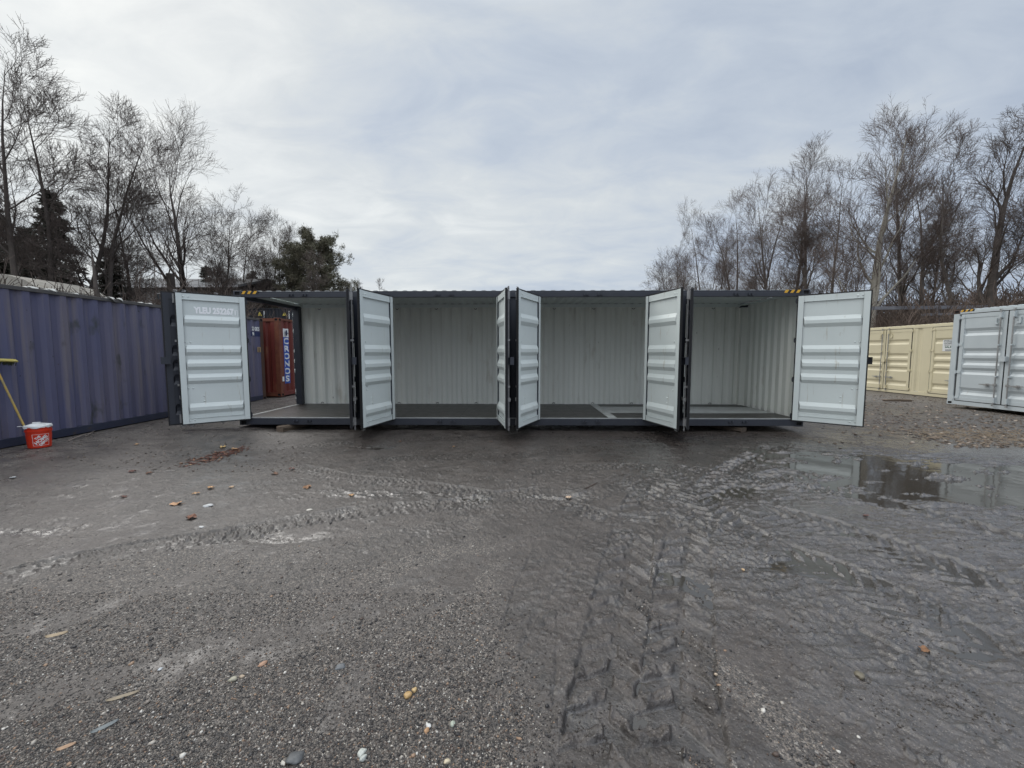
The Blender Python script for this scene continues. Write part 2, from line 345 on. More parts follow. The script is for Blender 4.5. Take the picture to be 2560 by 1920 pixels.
def side_door_container(name, label, cat, loc, rz, mo, mi, mfloor, angles=None, H=2.896, open_end=False, stripes=True, roofm=None, castm=None, group=None):
    L, Wd = 12.192, 2.438; S, o_ = 3.137, 1.152
    root = empty(name, loc, rz); tag(root, label, cat, group)
    hx = L / 2
    # frame: bottom rails, top rails, posts
    g = MB(); g.box(-hx + .178, hx - .178, 0.0, .05, .012, .155); g.box(-hx + .178, hx - .178, .05, .16, .13, .152)
    g.build('bottom_rail', mo, root, bevel=.004)
    g = MB(); g.box(-hx + .178, hx - .178, Wd - .05, Wd, .012, .155); g.build('bottom_rail', mo, root)
    g = MB(); g.box(-hx + .178, hx - .178, 0.0, .09, 2.755, H - .052); g.box(-hx + .178, hx - .178, .012, .09, H - .052, H - .012); g.build('top_rail', mo, root, bevel=.004)
    g = MB(); g.box(-hx + .178, hx - .178, Wd - .06, Wd, H - .10, H - .014, [0, 0, 1, 0, 1, 0]); g.build('top_rail', [mo, mi], root)
    for fx in (-1, 1):
        for y0, y1, fy in ((0, .16, -1), (Wd - .16, Wd, 1)):
            x0, x1 = (-hx, -hx + .165) if fx < 0 else (hx - .165, hx)
            g = MB(); g.box(x0 + .004, x1, y0 + .004, y1 - .004, .118, H - .118, [1, 0, 0, 0, 0, 0] if (fx > 0 and fy < 0) else ([1, 0, 1, 0, 0, 0] if fx > 0 else 0))
            g.build('corner_post', [mo, mi if not angles else M_wall], root, bevel=.01)
            casting(root, fx * hx, 0 if fy < 0 else Wd, 0, fx, fy, mo); casting(root, fx * hx, 0 if fy < 0 else Wd, H - .118, fx, fy, castm or mo)
        x0, x1 = (-hx + .01, -hx + .11) if fx < 0 else (hx - .11, hx - .01)
        g = MB(); g.box(x0, x1, .162, Wd - .162, .01, .15); g.build('sill_beam', mo, root)
        g = MB(); g.box(x0, x1, .162, Wd - .162, H - (.16 if fx < 0 else .065), H - .02, [1, 0, 0, 0, 1, 0] if fx > 0 else 0); g.box(*((-hx + .105, -hx + .23) if fx < 0 else (hx - .23, hx - .105)), .05, Wd - .05, H - .075, H - .041, [1, 0, 0, 0, 1, 0] if fx > 0 else 1); g.build('header_beam', [mo, mi], root)
    # roof with transverse corrugation
    rp = [(x, -y) for x, y in corr(L - .36, pitch=.21, depth=.02)]
    mb = MB(); vs = []; fs = []; ms = []
    for x, y in rp:
        z = H - .014 - y
        vs += [(x - hx + .18, .045, z), (x - hx + .18, Wd - .045, z), (x - hx + .18, .045, z - .004), (x - hx + .18, Wd - .045, z - .004)]
    for i in range(len(rp) - 1):
        a, c = i * 4, i * 4 + 4
        fs += [(a, c, c + 1, a + 1), (a + 2, a + 3, c + 3, c + 2), (a, a + 2, c + 2, c), (a + 1, c + 1, c + 3, a + 3)]; ms += [0, 1, 0, 0]
    mb.add(vs, fs, ms)
    for yy in (.045, Wd - .045):
        vs = []
        for x, y in rp: vs += [(x - hx + .18, yy, H - .016 - y), (x - hx + .18, yy, H - .06), (x - hx + .18, yy + .003, H - .016 - y), (x - hx + .18, yy + .003, H - .06)]
        fs = []
        for i in range(len(rp) - 1):
            a, c = i * 4, i * 4 + 4; fs += [(a, a + 1, c + 1, c), (a + 2, c + 2, c + 3, a + 3)]
        mb.add(vs, fs, 0)
    mb.build('roof', [roofm or mo, mi], root)
    # back wall
    mb = MB(); Mx = Matrix.Translation((hx - .165, Wd - .012, 0)) @ Matrix.Rotation(math.pi, 4, 'Z')
    sheet(mb, corr(L - .33), .155, H - .10, .004, Mx, 0, 1); mb.build('back_wall', [mo, M_wall if mi is M_inner else mi], root)
    # ends
    for fx in (-1, 1):
        if open_end and fx < 0: continue
        mb = MB()
        if fx > 0: Mx = Matrix.Translation((hx - .02, .16, 0)) @ Matrix.Rotation(R(90), 4, 'Z')
        else: Mx = Matrix.Translation((-hx + .02, Wd - .16, 0)) @ Matrix.Rotation(R(-90), 4, 'Z')
        sheet(mb, corr(Wd - .32, pitch=.25, depth=.045), .15, H - (.16 if fx < 0 else .065), .004, Mx, 0, 1); mb.build('end_wall', [mo, M_wall if mi is M_inner else mi], root)
    # floor
    g = MB(); g.box(-hx + .1, hx - .1, .05, Wd - .055, .1, .168, 0)
    g.box(-hx + .012, -hx + .1, .165, Wd - .165, .152, .1705, 1); g.box(-hx + .17, hx - .17, .02, .05, .152, .1705, 1); g.box(-hx + .17, hx - .17, Wd - .085, Wd - .055, .17, .178, 1)
    for k in range(1, 5): g.box(-hx + .1, hx - .1, .05 + k * .47, .053 + k * .47, .168, .1688, 2)
    for k in range(-4, 5): g.box(k * 1.3, k * 1.3 + .003, .05, Wd - .09, .168, .1688, 2)
    if angles: g.box(1.95, 2.14, .06, Wd - .09, .17, .173, 1); g.box(2.14, hx - .13, .78, 1.86, .17, .174, 1)
    g.build('floor', [mfloor, M_plate, M_dark], root)
    # bays
    for k in range(4):
        xc = (k - 1.5) * S
        if k < 3:
            g = MB(); xa, xb = xc + o_ + .024, xc + S - o_ - .024
            for xx in ((xa, xa + .09), (xb - .09, xb)): g.box(xx[0], xx[1], .005, .085, .155, 2.755, [0, 0, 0, 1, 0, 0])
            g.build('door_post', [mo, mi], root, bevel=.004)
            g = MB(); sheet(g, corr(xb - xa - .18, pitch=.30, depth=.036), .155, 2.755, .004, Matrix.Translation((xa + .09, .012, 0)), 0, 1)
            g.build('fixed_panel', [mo, mi], root)
        for j, s in ((0, 1), (1, -1)):
            a = angles[k][j] if angles else 0
            hgx = xc - s * (o_)
            make_door(root, s, (hgx, -.004 if angles else -.012, .150), (-s) * R(a), mo, mi, lock=(s < 0), bolts=bool(angles))
        if angles:   # cam keepers on rail and header
            for dx in (-.145, .145):
                for zc in (.095, 2.80):
                    g = MB(); g.box(xc + dx - .05, xc + dx - .018, -.035, 0, zc - .018, zc + .018); g.box(xc + dx + .018, xc + dx + .05, -.035, 0, zc - .018, zc + .018); g.box(xc + dx - .05, xc + dx + .05, -.012, 0, zc - .028, zc - .018)
                    g.build('cam_keeper', mo, root)
    if stripes:
        for fx in (-1, 1):
            g = MB(); xa = -hx + .185 if fx < 0 else hx - .185 - .36; n = 6; w = .36 / n
            z0, z1 = H - .070, H - .008
            for i in range(n):
                a = xa + i * w
                vs = [(a, -.005, z0), (a + w, -.005, z0), (a + w + .04, -.005, z1), (a + .04, -.005, z1)]
                vs = [(min(max(v[0], xa), xa + .36), v[1], v[2]) for v in vs] 
                vs += [(v[0], .011, v[2]) for v in vs]
                g.add(vs, [(0, 1, 2, 3), (3, 2, 6, 7), (0, 3, 7, 4), (1, 5, 6, 2), (0, 4, 5, 1)], i % 2)
            g.build('hazard_stripes', [M_yel, M_blk], root)
    return root

YAW = R(-.882)
MAINP = (.14, 8.71, .12)
main = side_door_container('shipping_container', 'long charcoal shipping container with eight pale side doors standing open on the muddy yard', 'shipping container',
    MAINP, YAW, M_char, M_inner, M_floor, angles=[(140, 110), (104, 101), (114, 105), (110, 140)], open_end=True, roofm=M_steelroof)
doors = [c for c in main.children if c.name.startswith('door') and c.type == 'EMPTY']
doors[0]['label'] = 'leftmost open side door with white letters and numbers near its top'
M_lett = mat('white_lettering', (.93, .94, .95), .45)
text('door_lettering', 'YLEU 252267', .165, M_lett, doors[0], (.53, .0195, DH * .875), rot=(R(90), 0, R(180)), bold=.010, sx=.70)
text('door_lettering', '1', .125, M_lett, doors[0], (.085 + .09, .0195, DH * .868), rot=(R(90), 0, R(180)), bold=.004, sx=.86)
g = MB()
for a, b, c, d in ((.128, .134, -.065, .065), (.216, .222, -.065, .065), (.134, .216, -.065, -.059), (.134, .216, .059, .065)):
    g.box(a, b, .0175, .019, DH * .868 + c, DH * .868 + d)
g.build('check_digit_frame', M_lett, doors[0])
g = MB(); g.path([(.98 - .010 * i if i < 9 else .89 - .055 * (i - 9), .0185, .86 - .0045 * i * (9 - i) if i < 9 else .86 + .012 * (i - 9)) for i in range(17)], .0028, 5)
g.build('scratch', mat('scratch_dark', (.10, .10, .09), .6), doors[2])
for k in range(11):
    for zc, sg in ((.215, 1), (2.745, -1)):
        xk = -5.4 + k * 1.06; g = MB()
        pts = [(xk - .035 + .035 * (1 - math.cos(t_)), 2.438 - .085, zc - sg * .025 + sg * .028 * math.sin(t_)) for t_ in [j * math.pi / 6 for j in range(7)]]
        g.path(pts, .007, 6); g.build('lashing_ring', M_dark, main)
# end doors (left end stands open)
def end_door(s, hinge, ang):
    e = make_door(main, s, hinge, ang, M_char, M_inner, bars=(.32, .975), lock=(s < 0), W_=1.17, H_=2.60)
    e.name = 'end_door'; return e
# hinge at front corner: closed it runs +y with its outer face to -x
end_door(-1, (-6.10, .02, .15), R(-90 + 135 + 0))
end_door(1, (-6.10, 2.438 - .02, .15), R(-90 - 150))

# ------------------------------------------------------------------ plain corrugated containers
def plain_container(name, label, loc, rz, L, H, m, mrail, mtop, mpost, pitch=.278, group=None):
    Wd = 2.438; hx = L / 2
    root = empty(name, loc, rz); tag(root, label, 'shipping container', group)
    prof = corr(L - .33, pitch=pitch, start=.06)
    for yy, flip in ((.014, False), (Wd - .014, True)):
        mb = MB(); Mx = Matrix.Translation((-hx + .165, yy, 0)) if not flip else Matrix.Translation((hx - .165, yy, 0)) @ Matrix.Rotation(math.pi, 4, 'Z')
        sheet(mb, prof, .155, H - .075, .004, Mx, 0, 0); mb.build('side_wall', m, root)
        y0, y1 = (0, .05) if not flip else (Wd - .05, Wd)
        g = MB(); g.box(-hx + .178, hx - .178, y0, y1, .02, .155); g.build('bottom_rail', mrail, root, bevel=.004)
        g = MB(); g.box(-hx + .178, hx - .178, y0, y1, H - .075, H - .012); g.build('top_rail', mtop, root, bevel=.004)
    for fx in (-1, 1):
        mb = MB(); ep = corr(Wd - .32, pitch=.25, depth=.045)
        Mx = Matrix.Translation((hx - .02, .16, 0)) @ Matrix.Rotation(R(90), 4, 'Z') if fx > 0 else Matrix.Translation((-hx + .02, Wd - .16, 0)) @ Matrix.Rotation(R(-90), 4, 'Z')
        sheet(mb, ep, .14, H - .12, .004, Mx, 0, 0); mb.build('end_wall', m, root)
        x0, x1 = (-hx, -hx + .10) if fx < 0 else (hx - .10, hx)
        g = MB(); g.box(x0 + .004, x1, .162, Wd - .162, .01, .14); g.box(x0 + .004, x1, .162, Wd - .162, H - .12, H - .02); g.build('end_beams', mpost, root)
        for y0, y1, fy in ((0, .16, -1), (Wd - .16, Wd, 1)):
            a0, a1 = (-hx, -hx + .165) if fx < 0 else (hx - .165, hx)
            g = MB(); g.box(a0 + .004, a1, y0 + .004, y1 - .004, .118, H - .118); g.build('corner_post', mpost, root, bevel=.012)
            casting(root, fx * hx, 0 if fy < 0 else Wd, 0, fx, fy, mpost); casting(root, fx * hx, 0 if fy < 0 else Wd, H - .118, fx, fy, mpost)
    g = MB(); g.box(-hx + .1, hx - .1, .055, Wd - .055, H - .035, H - .02); g.build('roof', mtop, root)
    return root, prof

# long blue one on the left: its side lies in the plane X = -8.05
BX = -7.99
blue, bprof = plain_container('blue_container', 'faded blue corrugated container with dark stains behind the orange bucket', (BX, 7.07, .185), R(90), 12.192, 2.60, M_blue, M_bluerail, M_toprail, M_rust)
off = -6.096 + .165
g = MB()
bx0, bx1 = 5.50, 5.925
seg = [(x, y) for x, y in bprof if bx0 - off < x < bx1 - off]
pp = [(bx0 - off, prof_y(bprof, bx0 - off))] + seg + [(bx1 - off, prof_y(bprof, bx1 - off))]
sheet(g, [(x, y) for x, y in pp], 2.02, 2.165, .002, Matrix.Translation((off, .014 - .0045, 0)), 0, 0)
g.build('marking_panel', M_navy, blue)
text('marking_text', '2SU 025', .16, M_white, blue, (5.72, .0115 - .004, 2.25), bold=.006, conform=(bprof, off), sx=.66)
text('marking_text', '961', .14, M_white, blue, (5.62, .0115 - .009, 2.09), bold=.006, conform=(bprof, off), sx=.8)
g = MB(); g.box(5.76, 5.92, .004, .007, 1.53, 1.69, 0)
for zz_ in (1.545, 1.58, 1.615, 1.65): g.box(5.79, 5.89, .002, .004, zz_, zz_ + .02, 1)
g.build('sticker', [mat('tan_sticker', (.42, .28, .15), .6, var=(.5, .38, .22), vscale=20), M_dark], blue)
# debris on its roof
M_lit = mat('pale_debris', (.55, .56, .54), .7, var=(.4, .4, .38), vscale=30)
for i, (yy, xx) in enumerate(((2.05, -8.16), (2.6, -8.22), (3.4, -8.12), (4.15, -8.2), (5.2, -8.15))):
    rnd = random.Random(i); g = MB()
    for k in range(5):
        a = rnd.random() * 6.28; cx_, cy_ = rnd.uniform(-.12, .12), rnd.uniform(-.2, .2)
        g.tube((cx_, cy_, .004), (cx_ + .01, cy_ + .02, .03 + rnd.random() * .02), .05 + rnd.random() * .04, .02, 6)
    o = g.build('snow_patch', M_lit, None); o.location = (xx, yy + 5.0, .185 + 2.60 - .02)
    tag(o, ['small pale heap on the blue container roof nearest the bucket', 'second pale heap along the blue container roof', 'third pale heap along the blue container roof', 'fourth pale heap along the blue container roof', 'farthest pale heap on the blue container roof beside the open grey door'][i], 'debris heap', 'pale heaps on the blue container roof')

# rust red one behind it
redc, rprof = plain_container('red_container', 'rusty oxide red container with a tall blue lettered band, seen through the open end', (-7.66, 13.46 + 6.096, .24), R(90), 12.192, 2.60, M_red, M_red, M_redpost, M_redpost)
ro = -6.096 + .165
def band(x0, x1, z0, z1, m, name, d):
    g = MB(); seg = [(x, y) for x, y in rprof if x0 - ro < x < x1 - ro]
    pp = [(x0 - ro, prof_y(rprof, x0 - ro))] + seg + [(x1 - ro, prof_y(rprof, x1 - ro))]
    sheet(g, pp, z0, z1, .002, Matrix.Translation((ro, .014 - d, 0)), 0, 0); return g.build(name, m, redc)
bz0, bz1 = .41, 1.98
band(-5.84, -5.44, bz0, bz1, M_bpanel, 'letter_band', .005)
band(-5.84, -5.44, bz1 + .003, 2.27, M_white, 'emblem_panel', .005)
for i, ch in enumerate('CRONOS'):
    text('band_letter', ch, .27, M_white, redc, (-5.64, .008 - .004, bz1 - .14 - i * .255), bold=.010, conform=(rprof, ro), sx=1.15)
g = MB(); 
for k in range(3): g.tube((-5.64, .004, 2.08 + k * .05), (-5.64, .0065, 2.08 + k * .05), .055 - .012 * abs(k - 1), n=14)
g.tube((-5.74, .0045, 2.12), (-5.54, .0045, 2.12), .012); g.tube((-5.64, .0045, 2.03), (-5.64, .0045, 2.22), .012)
g.build('emblem', M_navy, redc)
g = MB(); g.box(-6.00, -5.90, -.003, .003, .50, .66); g.build('sticker', M_white, redc)

# white and cream side-door containers on the right
white = side_door_container('grey_white_container', 'pale grey side-door container at the right edge with hazard stripes at its corner', 'shipping container',
    (13.66 + .17, 12.70 - 6.085, .10), R(-90 + 1.6), M_ltgrey, M_ltgrey, M_floor, H=2.896, castm=M_rust)
cream = side_door_container('cream_container', 'cream yellow side-door container carrying a small white printed sign', 'shipping container',
    (16.70, 16.66, -.055), R(-90 + .6), M_cream, M_cream, M_floor, H=2.896, stripes=False)
cd = [c for c in cream.children if c.name.startswith('door') and c.type == 'EMPTY']
sgn = cd[4]   # first leaf of the third bay (nearer)
g = MB(); g.box(.40, .80, .004, .008, 1.66, 2.10, 0); sg = g.build('sign_panel', M_white, sgn)
M_ink = mat('grey_ink', (.10, .11, .12), .6); M_inkg = mat('green_grey_ink', (.10, .16, .13), .6)
text('sign_text', 'STORAGE', .088, M_ink, sgn, (.60, .003, 2.045), bold=.003, sx=.86)
text('sign_text', 'CONTAINERS', .070, M_ink, sgn, (.60, .003, 1.965), bold=.003, sx=.72)
text('sign_text', 'FOR RENT OR', .045, M_ink, sgn, (.60, .003, 1.895), bold=.002, sx=.95)
text('sign_text', 'SALE', .11, M_inkg, sgn, (.60, .003, 1.815), bold=.004)
g = MB(); g.box(.50, .72, .002, .004, 1.685, 1.72); g.build('sign_text', M_ink, sgn)

# dark stacked containers far behind (only the upper one's top shows through the open end)
for i, z in enumerate((0.0, 2.60)):
    dk, dprof = plain_container('dark_container', ['lower dark container of the far stack, mostly behind the red one', 'upper dark container of the far stack with yellow triangles along it'][i], (-20.6, 33.0, z + .05), 0, 12.192, 2.60, M_darkcont, M_darkcont, M_darkcont, M_darkcont)
M_ylt = mat('yellow_sign', (.62, .50, .10), .5); 
for xx in (-20.25, -18.25):
    g = MB(); g.add([(-.17, -.03, 0), (.17, -.03, 0), (0, -.03, .32), (-.17, 0, 0), (.17, 0, 0), (0, 0, .32)], [(0, 1, 2), (3, 5, 4), (0, 3, 4, 1), (1, 4, 5, 2), (2, 5, 3, 0)])
    o = g.build('warning_triangle', M_ylt, dk); o.location = (xx + 20.6, -.002, 2.0)
    g = MB(); g.box(0, .06, -.03, -.001, 1.75, 2.38); o = g.build('white_pole_mark', M_white, dk); o.location = (xx + 20.6 + .33, 0, 0)

# ------------------------------------------------------------------ noise (numpy) and the ground
def hash2(ix, iy, seed):
    h = (ix.astype(np.int64) * 374761393 + iy.astype(np.int64) * 668265263 + seed * 1442695041) & 0xffffffff
    h = ((h ^ (h >> 13)) * 1274126177) & 0xffffffff
    return ((h ^ (h >> 16)) & 0xffff) / 65535.0
def vnoise(x, y, seed=0):
    ix = np.floor(x); iy = np.floor(y); fx = x - ix; fy = y - iy
    fx = fx * fx * fx * (fx * (fx * 6 - 15) + 10); fy = fy * fy * fy * (fy * (fy * 6 - 15) + 10)
    a = hash2(ix, iy, seed); b = hash2(ix + 1, iy, seed); c = hash2(ix, iy + 1, seed); d = hash2(ix + 1, iy + 1, seed)
    return (a * (1 - fx) + b * fx) * (1 - fy) + (c * (1 - fx) + d * fx) * fy
def fbm(x, y, freq, octv, seed=0, gain=.5):
    s = 0; a = 1; t = 0
    for i in range(octv):
        c, q = math.cos(.6 * i + seed), math.sin(.6 * i + seed)
        s = s + a * (vnoise((x * c - y * q) * freq, (x * q + y * c) * freq, seed + i * 17) - .5); t += a; a *= gain; freq *= 2.03
    return s / t * 2
def sstep(a, b, x):
    t = np.clip((x - a) / (b - a), 0, 1); return t * t * (3 - 2 * t)

def catmull(P, step=.12):
    P = [Vector(p) for p in P]; P = [P[0] * 2 - P[1]] + P + [P[-1] * 2 - P[-2]]; out = []
    for i in range(1, len(P) - 2):
        n = max(2, int((P[i + 1] - P[i]).length / step))
        for k in range(n):
            t = k / n; a, b, c, d = P[i - 1], P[i], P[i + 1], P[i + 2]
            out.append(.5 * ((2 * b) + (c - a) * t + (2 * a - 5 * b + 4 * c - d) * t * t + (3 * b - a - 3 * c + d) * t ** 3))
    out.append(P[-2]); return out

# wheel tracks: (pixels of the photograph, width, depth, lug pitch, lug depth, kind, strength)
TRK = [
 ([(1500, 1990), (1528, 1700), (1556, 1468), (1584, 1324), (1612, 1240), (1645, 1180)], .37, .014, .21, .022, 'V', 1),
 ([(1692, 1990), (1697, 1700), (1706, 1468), (1722, 1330), (1750, 1250), (1810, 1185), (1890, 1135), (1970, 1100)], .37, .016, .21, .024, 'V', 1),
 ([(-250, 1520), (0, 1450), (231, 1391), (463, 1352), (665, 1318), (868, 1283), (1100, 1262), (1273, 1237), (1420, 1222)], .34, .014, .10, .012, 'B', 1),
 ([(-250, 1380), (0, 1335), (250, 1290), (520, 1235), (800, 1195), (1000, 1160)], .26, .005, .10, .006, 'B', .6),
 ([(720, 1163), (868, 1192), (984, 1204), (1100, 1219), (1273, 1245), (1370, 1252), (1500, 1288), (1640, 1335)], .30, .013, .10, .012, 'B', 1),
 ([(1090, 1268), (1260, 1280), (1420, 1255), (1560, 1215), (1700, 1170)], .30, .010, .11, .010, 'B', .8),
 ([(1560, 1340), (1690, 1275), (1800, 1222), (1950, 1186), (2150, 1160)], .42, .016, .16, .014, 'V', 1),
 ([(1650, 1160), (1730, 1230), (1800, 1290), (1880, 1340), (1980, 1390)], .40, .014, .16, .014, 'V', 1),
 ([(1700, 1392), (1850, 1402), (1990, 1412), (2150, 1440)], .30, .014, .12, .012, 'B', .9),
 ([(1900, 1360), (2050, 1410), (2200, 1476), (2360, 1560), (2560, 1650), (2760, 1760)], .48, .020, .13, .018, 'V', 1),
 ([(1880, 1270), (2060, 1310), (2300, 1392), (2560, 1490), (2800, 1610)], .48, .020, .13, .018, 'V', 1),
 ([(2000, 1190), (2200, 1250), (2400, 1310), (2700, 1400)], .45, .020, .15, .016, 'V', 1),
 ([(1900, 1500), (2100, 1590), (2300, 1690), (2560, 1850), (2700, 1960)], .40, .010, .13, .008, 'V', .8),
 ([(440, 1960), (560, 1830), (660, 1745), (760, 1690)], .16, .006, .045, .012, 'R', .9),
 ([(180, 1960), (260, 1880), (340, 1800)], .15, .006, .045, .011, 'R', .7),
 ([(1080, 1640), (1190, 1600), (1260, 1560)], .12, .004, .05, .008, 'R', .6),
 ([(560, 1480), (590, 1445), (620, 1400)], .12, .004, .05, .010, 'R', .8),
 ([(760, 1420), (1000, 1345), (1270, 1300)], .30, .004, .10, .005, 'B', .6),
 ([(1280, 1870), (1340, 1500), (1400, 1330), (1440, 1250)], .34, .004, .20, .006, 'V', .5),
 ([(2080, 1130), (2300, 1150), (2700, 1210)], .4, .012, .15, .012, 'V', .8),
 ([(1300, 1180), (1500, 1165), (1750, 1175), (2000, 1215), (2200, 1240)], .32, .008, .11, .012, 'B', .9),
 ([(900, 1150), (1150, 1140), (1400, 1130), (1700, 1110), (1900, 1090)], .34, .007, .11, .010, 'B', .8),
 ([(1500, 1180), (1620, 1240), (1800, 1330), (2000, 1480), (2150, 1650)], .34, .007, .12, .012, 'B', .7),
 ([(1350, 1640), (1480, 1400), (1640, 1270), (1900, 1160)], .30, .005, .11, .009, 'B', .6),
 ([(2150, 1560), (2350, 1680), (2560, 1820)], .34, .008, .12, .012, 'B', .8), ([(2250, 1460), (2560, 1570), (2800, 1690)], .3, .008, .11, .012, 'B', .8),
 ([(400, 1560), (700, 1470), (1000, 1370), (1300, 1300)], .32, .005, .11, .007, 'B', .55), ([(-100, 1700), (300, 1560), (640, 1450), (900, 1380)], .32, .005, .11, .007, 'B', .5),
 ([(300, 1150), (700, 1120), (1000, 1100), (1500, 1095), (2000, 1110)], .34, .006, .12, .008, 'B', .6),
]
TRK = [(catmull([(at(*p)).xy for p in P]), *r) for P, *r in TRK]
# smooth mud smears (pixels, width)
SMEAR = [([(-100, 1800), (200, 1720), (460, 1640), (620, 1600), (760, 1570)], .16), ([(-50, 1600), (260, 1520), (560, 1420)], .12), ([(640, 1620), (820, 1555), (1000, 1500), (1200, 1420)], .16), ([(0, 1420), (250, 1340), (520, 1250), (700, 1180)], .35),
         ([(1000, 1470), (1160, 1400), (1300, 1380)], .16), ([(560, 1180), (700, 1120), (780, 1090)], .45), ([(60, 1330), (200, 1290)], .2), ([(820, 1810), (1000, 1560), (1120, 1500)], .08)]
SMEAR = [(catmull([(at(*p)).xy for p in P]), w) for P, w in SMEAR]
# low ground where water stands: (pixel centre, radii in metres, depth)
LOW = [((2200, 1158), (1.3, .70), .026), ((2420, 1185), (1.8, .8), .028), ((2330, 1225), (1.6, .45), .022), ((2560, 1200), (1.5, .9), .025), ((1960, 1125), (1.1, .45), .018), ((2060, 1155), (1.0, .3), .016), ((1590, 1290), (.22, .16), .010),
       ((2050, 1330), (.9, .35), .009), ((2480, 1440), (1.2, .5), .010), ((1850, 1230), (.8, .35), .011), ((1000, 1235), (.9, .18), .007), ((1180, 1243), (.35, .14), .012), ((700, 1345), (.5, .10), .012), ((1760, 1480), (.16, .2), .012), ((2380, 1600), (.7, .5), .006),
       ((100, 1330), (.5, .12), .010), ((1400, 1240), (.4, .12), .010), ((1980, 1410), (.5, .12), .012), ((940, 1115), (.5, .25), .016), ((1660, 1420), (.25, .3), .006), ((2540, 1290), (1.2, .5), .010)]
LOW = [(at(*c).xy, r, d * (2.1 if r[0] > .8 else 2.0)) for c, r, d in LOW]

def base_height(x, y):
    h = .19 * sstep(-4.6, -7.6, x) * sstep(-4, 4, y) + 0 * x
    h = h + .06 * sstep(12, 16, y) * sstep(-5, -8, x)
    h = h - .07 * sstep(13.5, 16.5, x)
    return h
def near_path(x, y, pts, reach):
    """signed side distance, distance along, for points within reach of a polyline"""
    px = np.array([p.x for p in pts]); py = np.array([p.y for p in pts])
    idx = np.where((x > px.min() - reach) & (x < px.max() + reach) & (y > py.min() - reach) & (y < py.max() + reach))[0]
    if len(idx) == 0: return idx, None, None
    X = x[idx]; Y = y[idx]; best = np.full(len(idx), 1e9); sd_ = np.zeros(len(idx)); tt = np.zeros(len(idx)); acc = 0.0
    for i in range(len(pts) - 1):
        dx, dy = px[i + 1] - px[i], py[i + 1] - py[i]; l = math.hypot(dx, dy)
        if l < 1e-6: continue
        ux, uy = dx / l, dy / l
        rx, ry = X - px[i], Y - py[i]; t = np.clip(rx * ux + ry * uy, 0, l)
        ex, ey = rx - ux * t, ry - uy * t; d = ex * ex + ey * ey
        k = d < best; best[k] = d[k]; side = ux * ry - uy * rx
        sd_[k] = (np.sign(side) * np.sqrt(d))[k]; tt[k] = (acc + t)[k]; acc += l
    k = best < reach * reach
    return idx[k], sd_[k], tt[k]

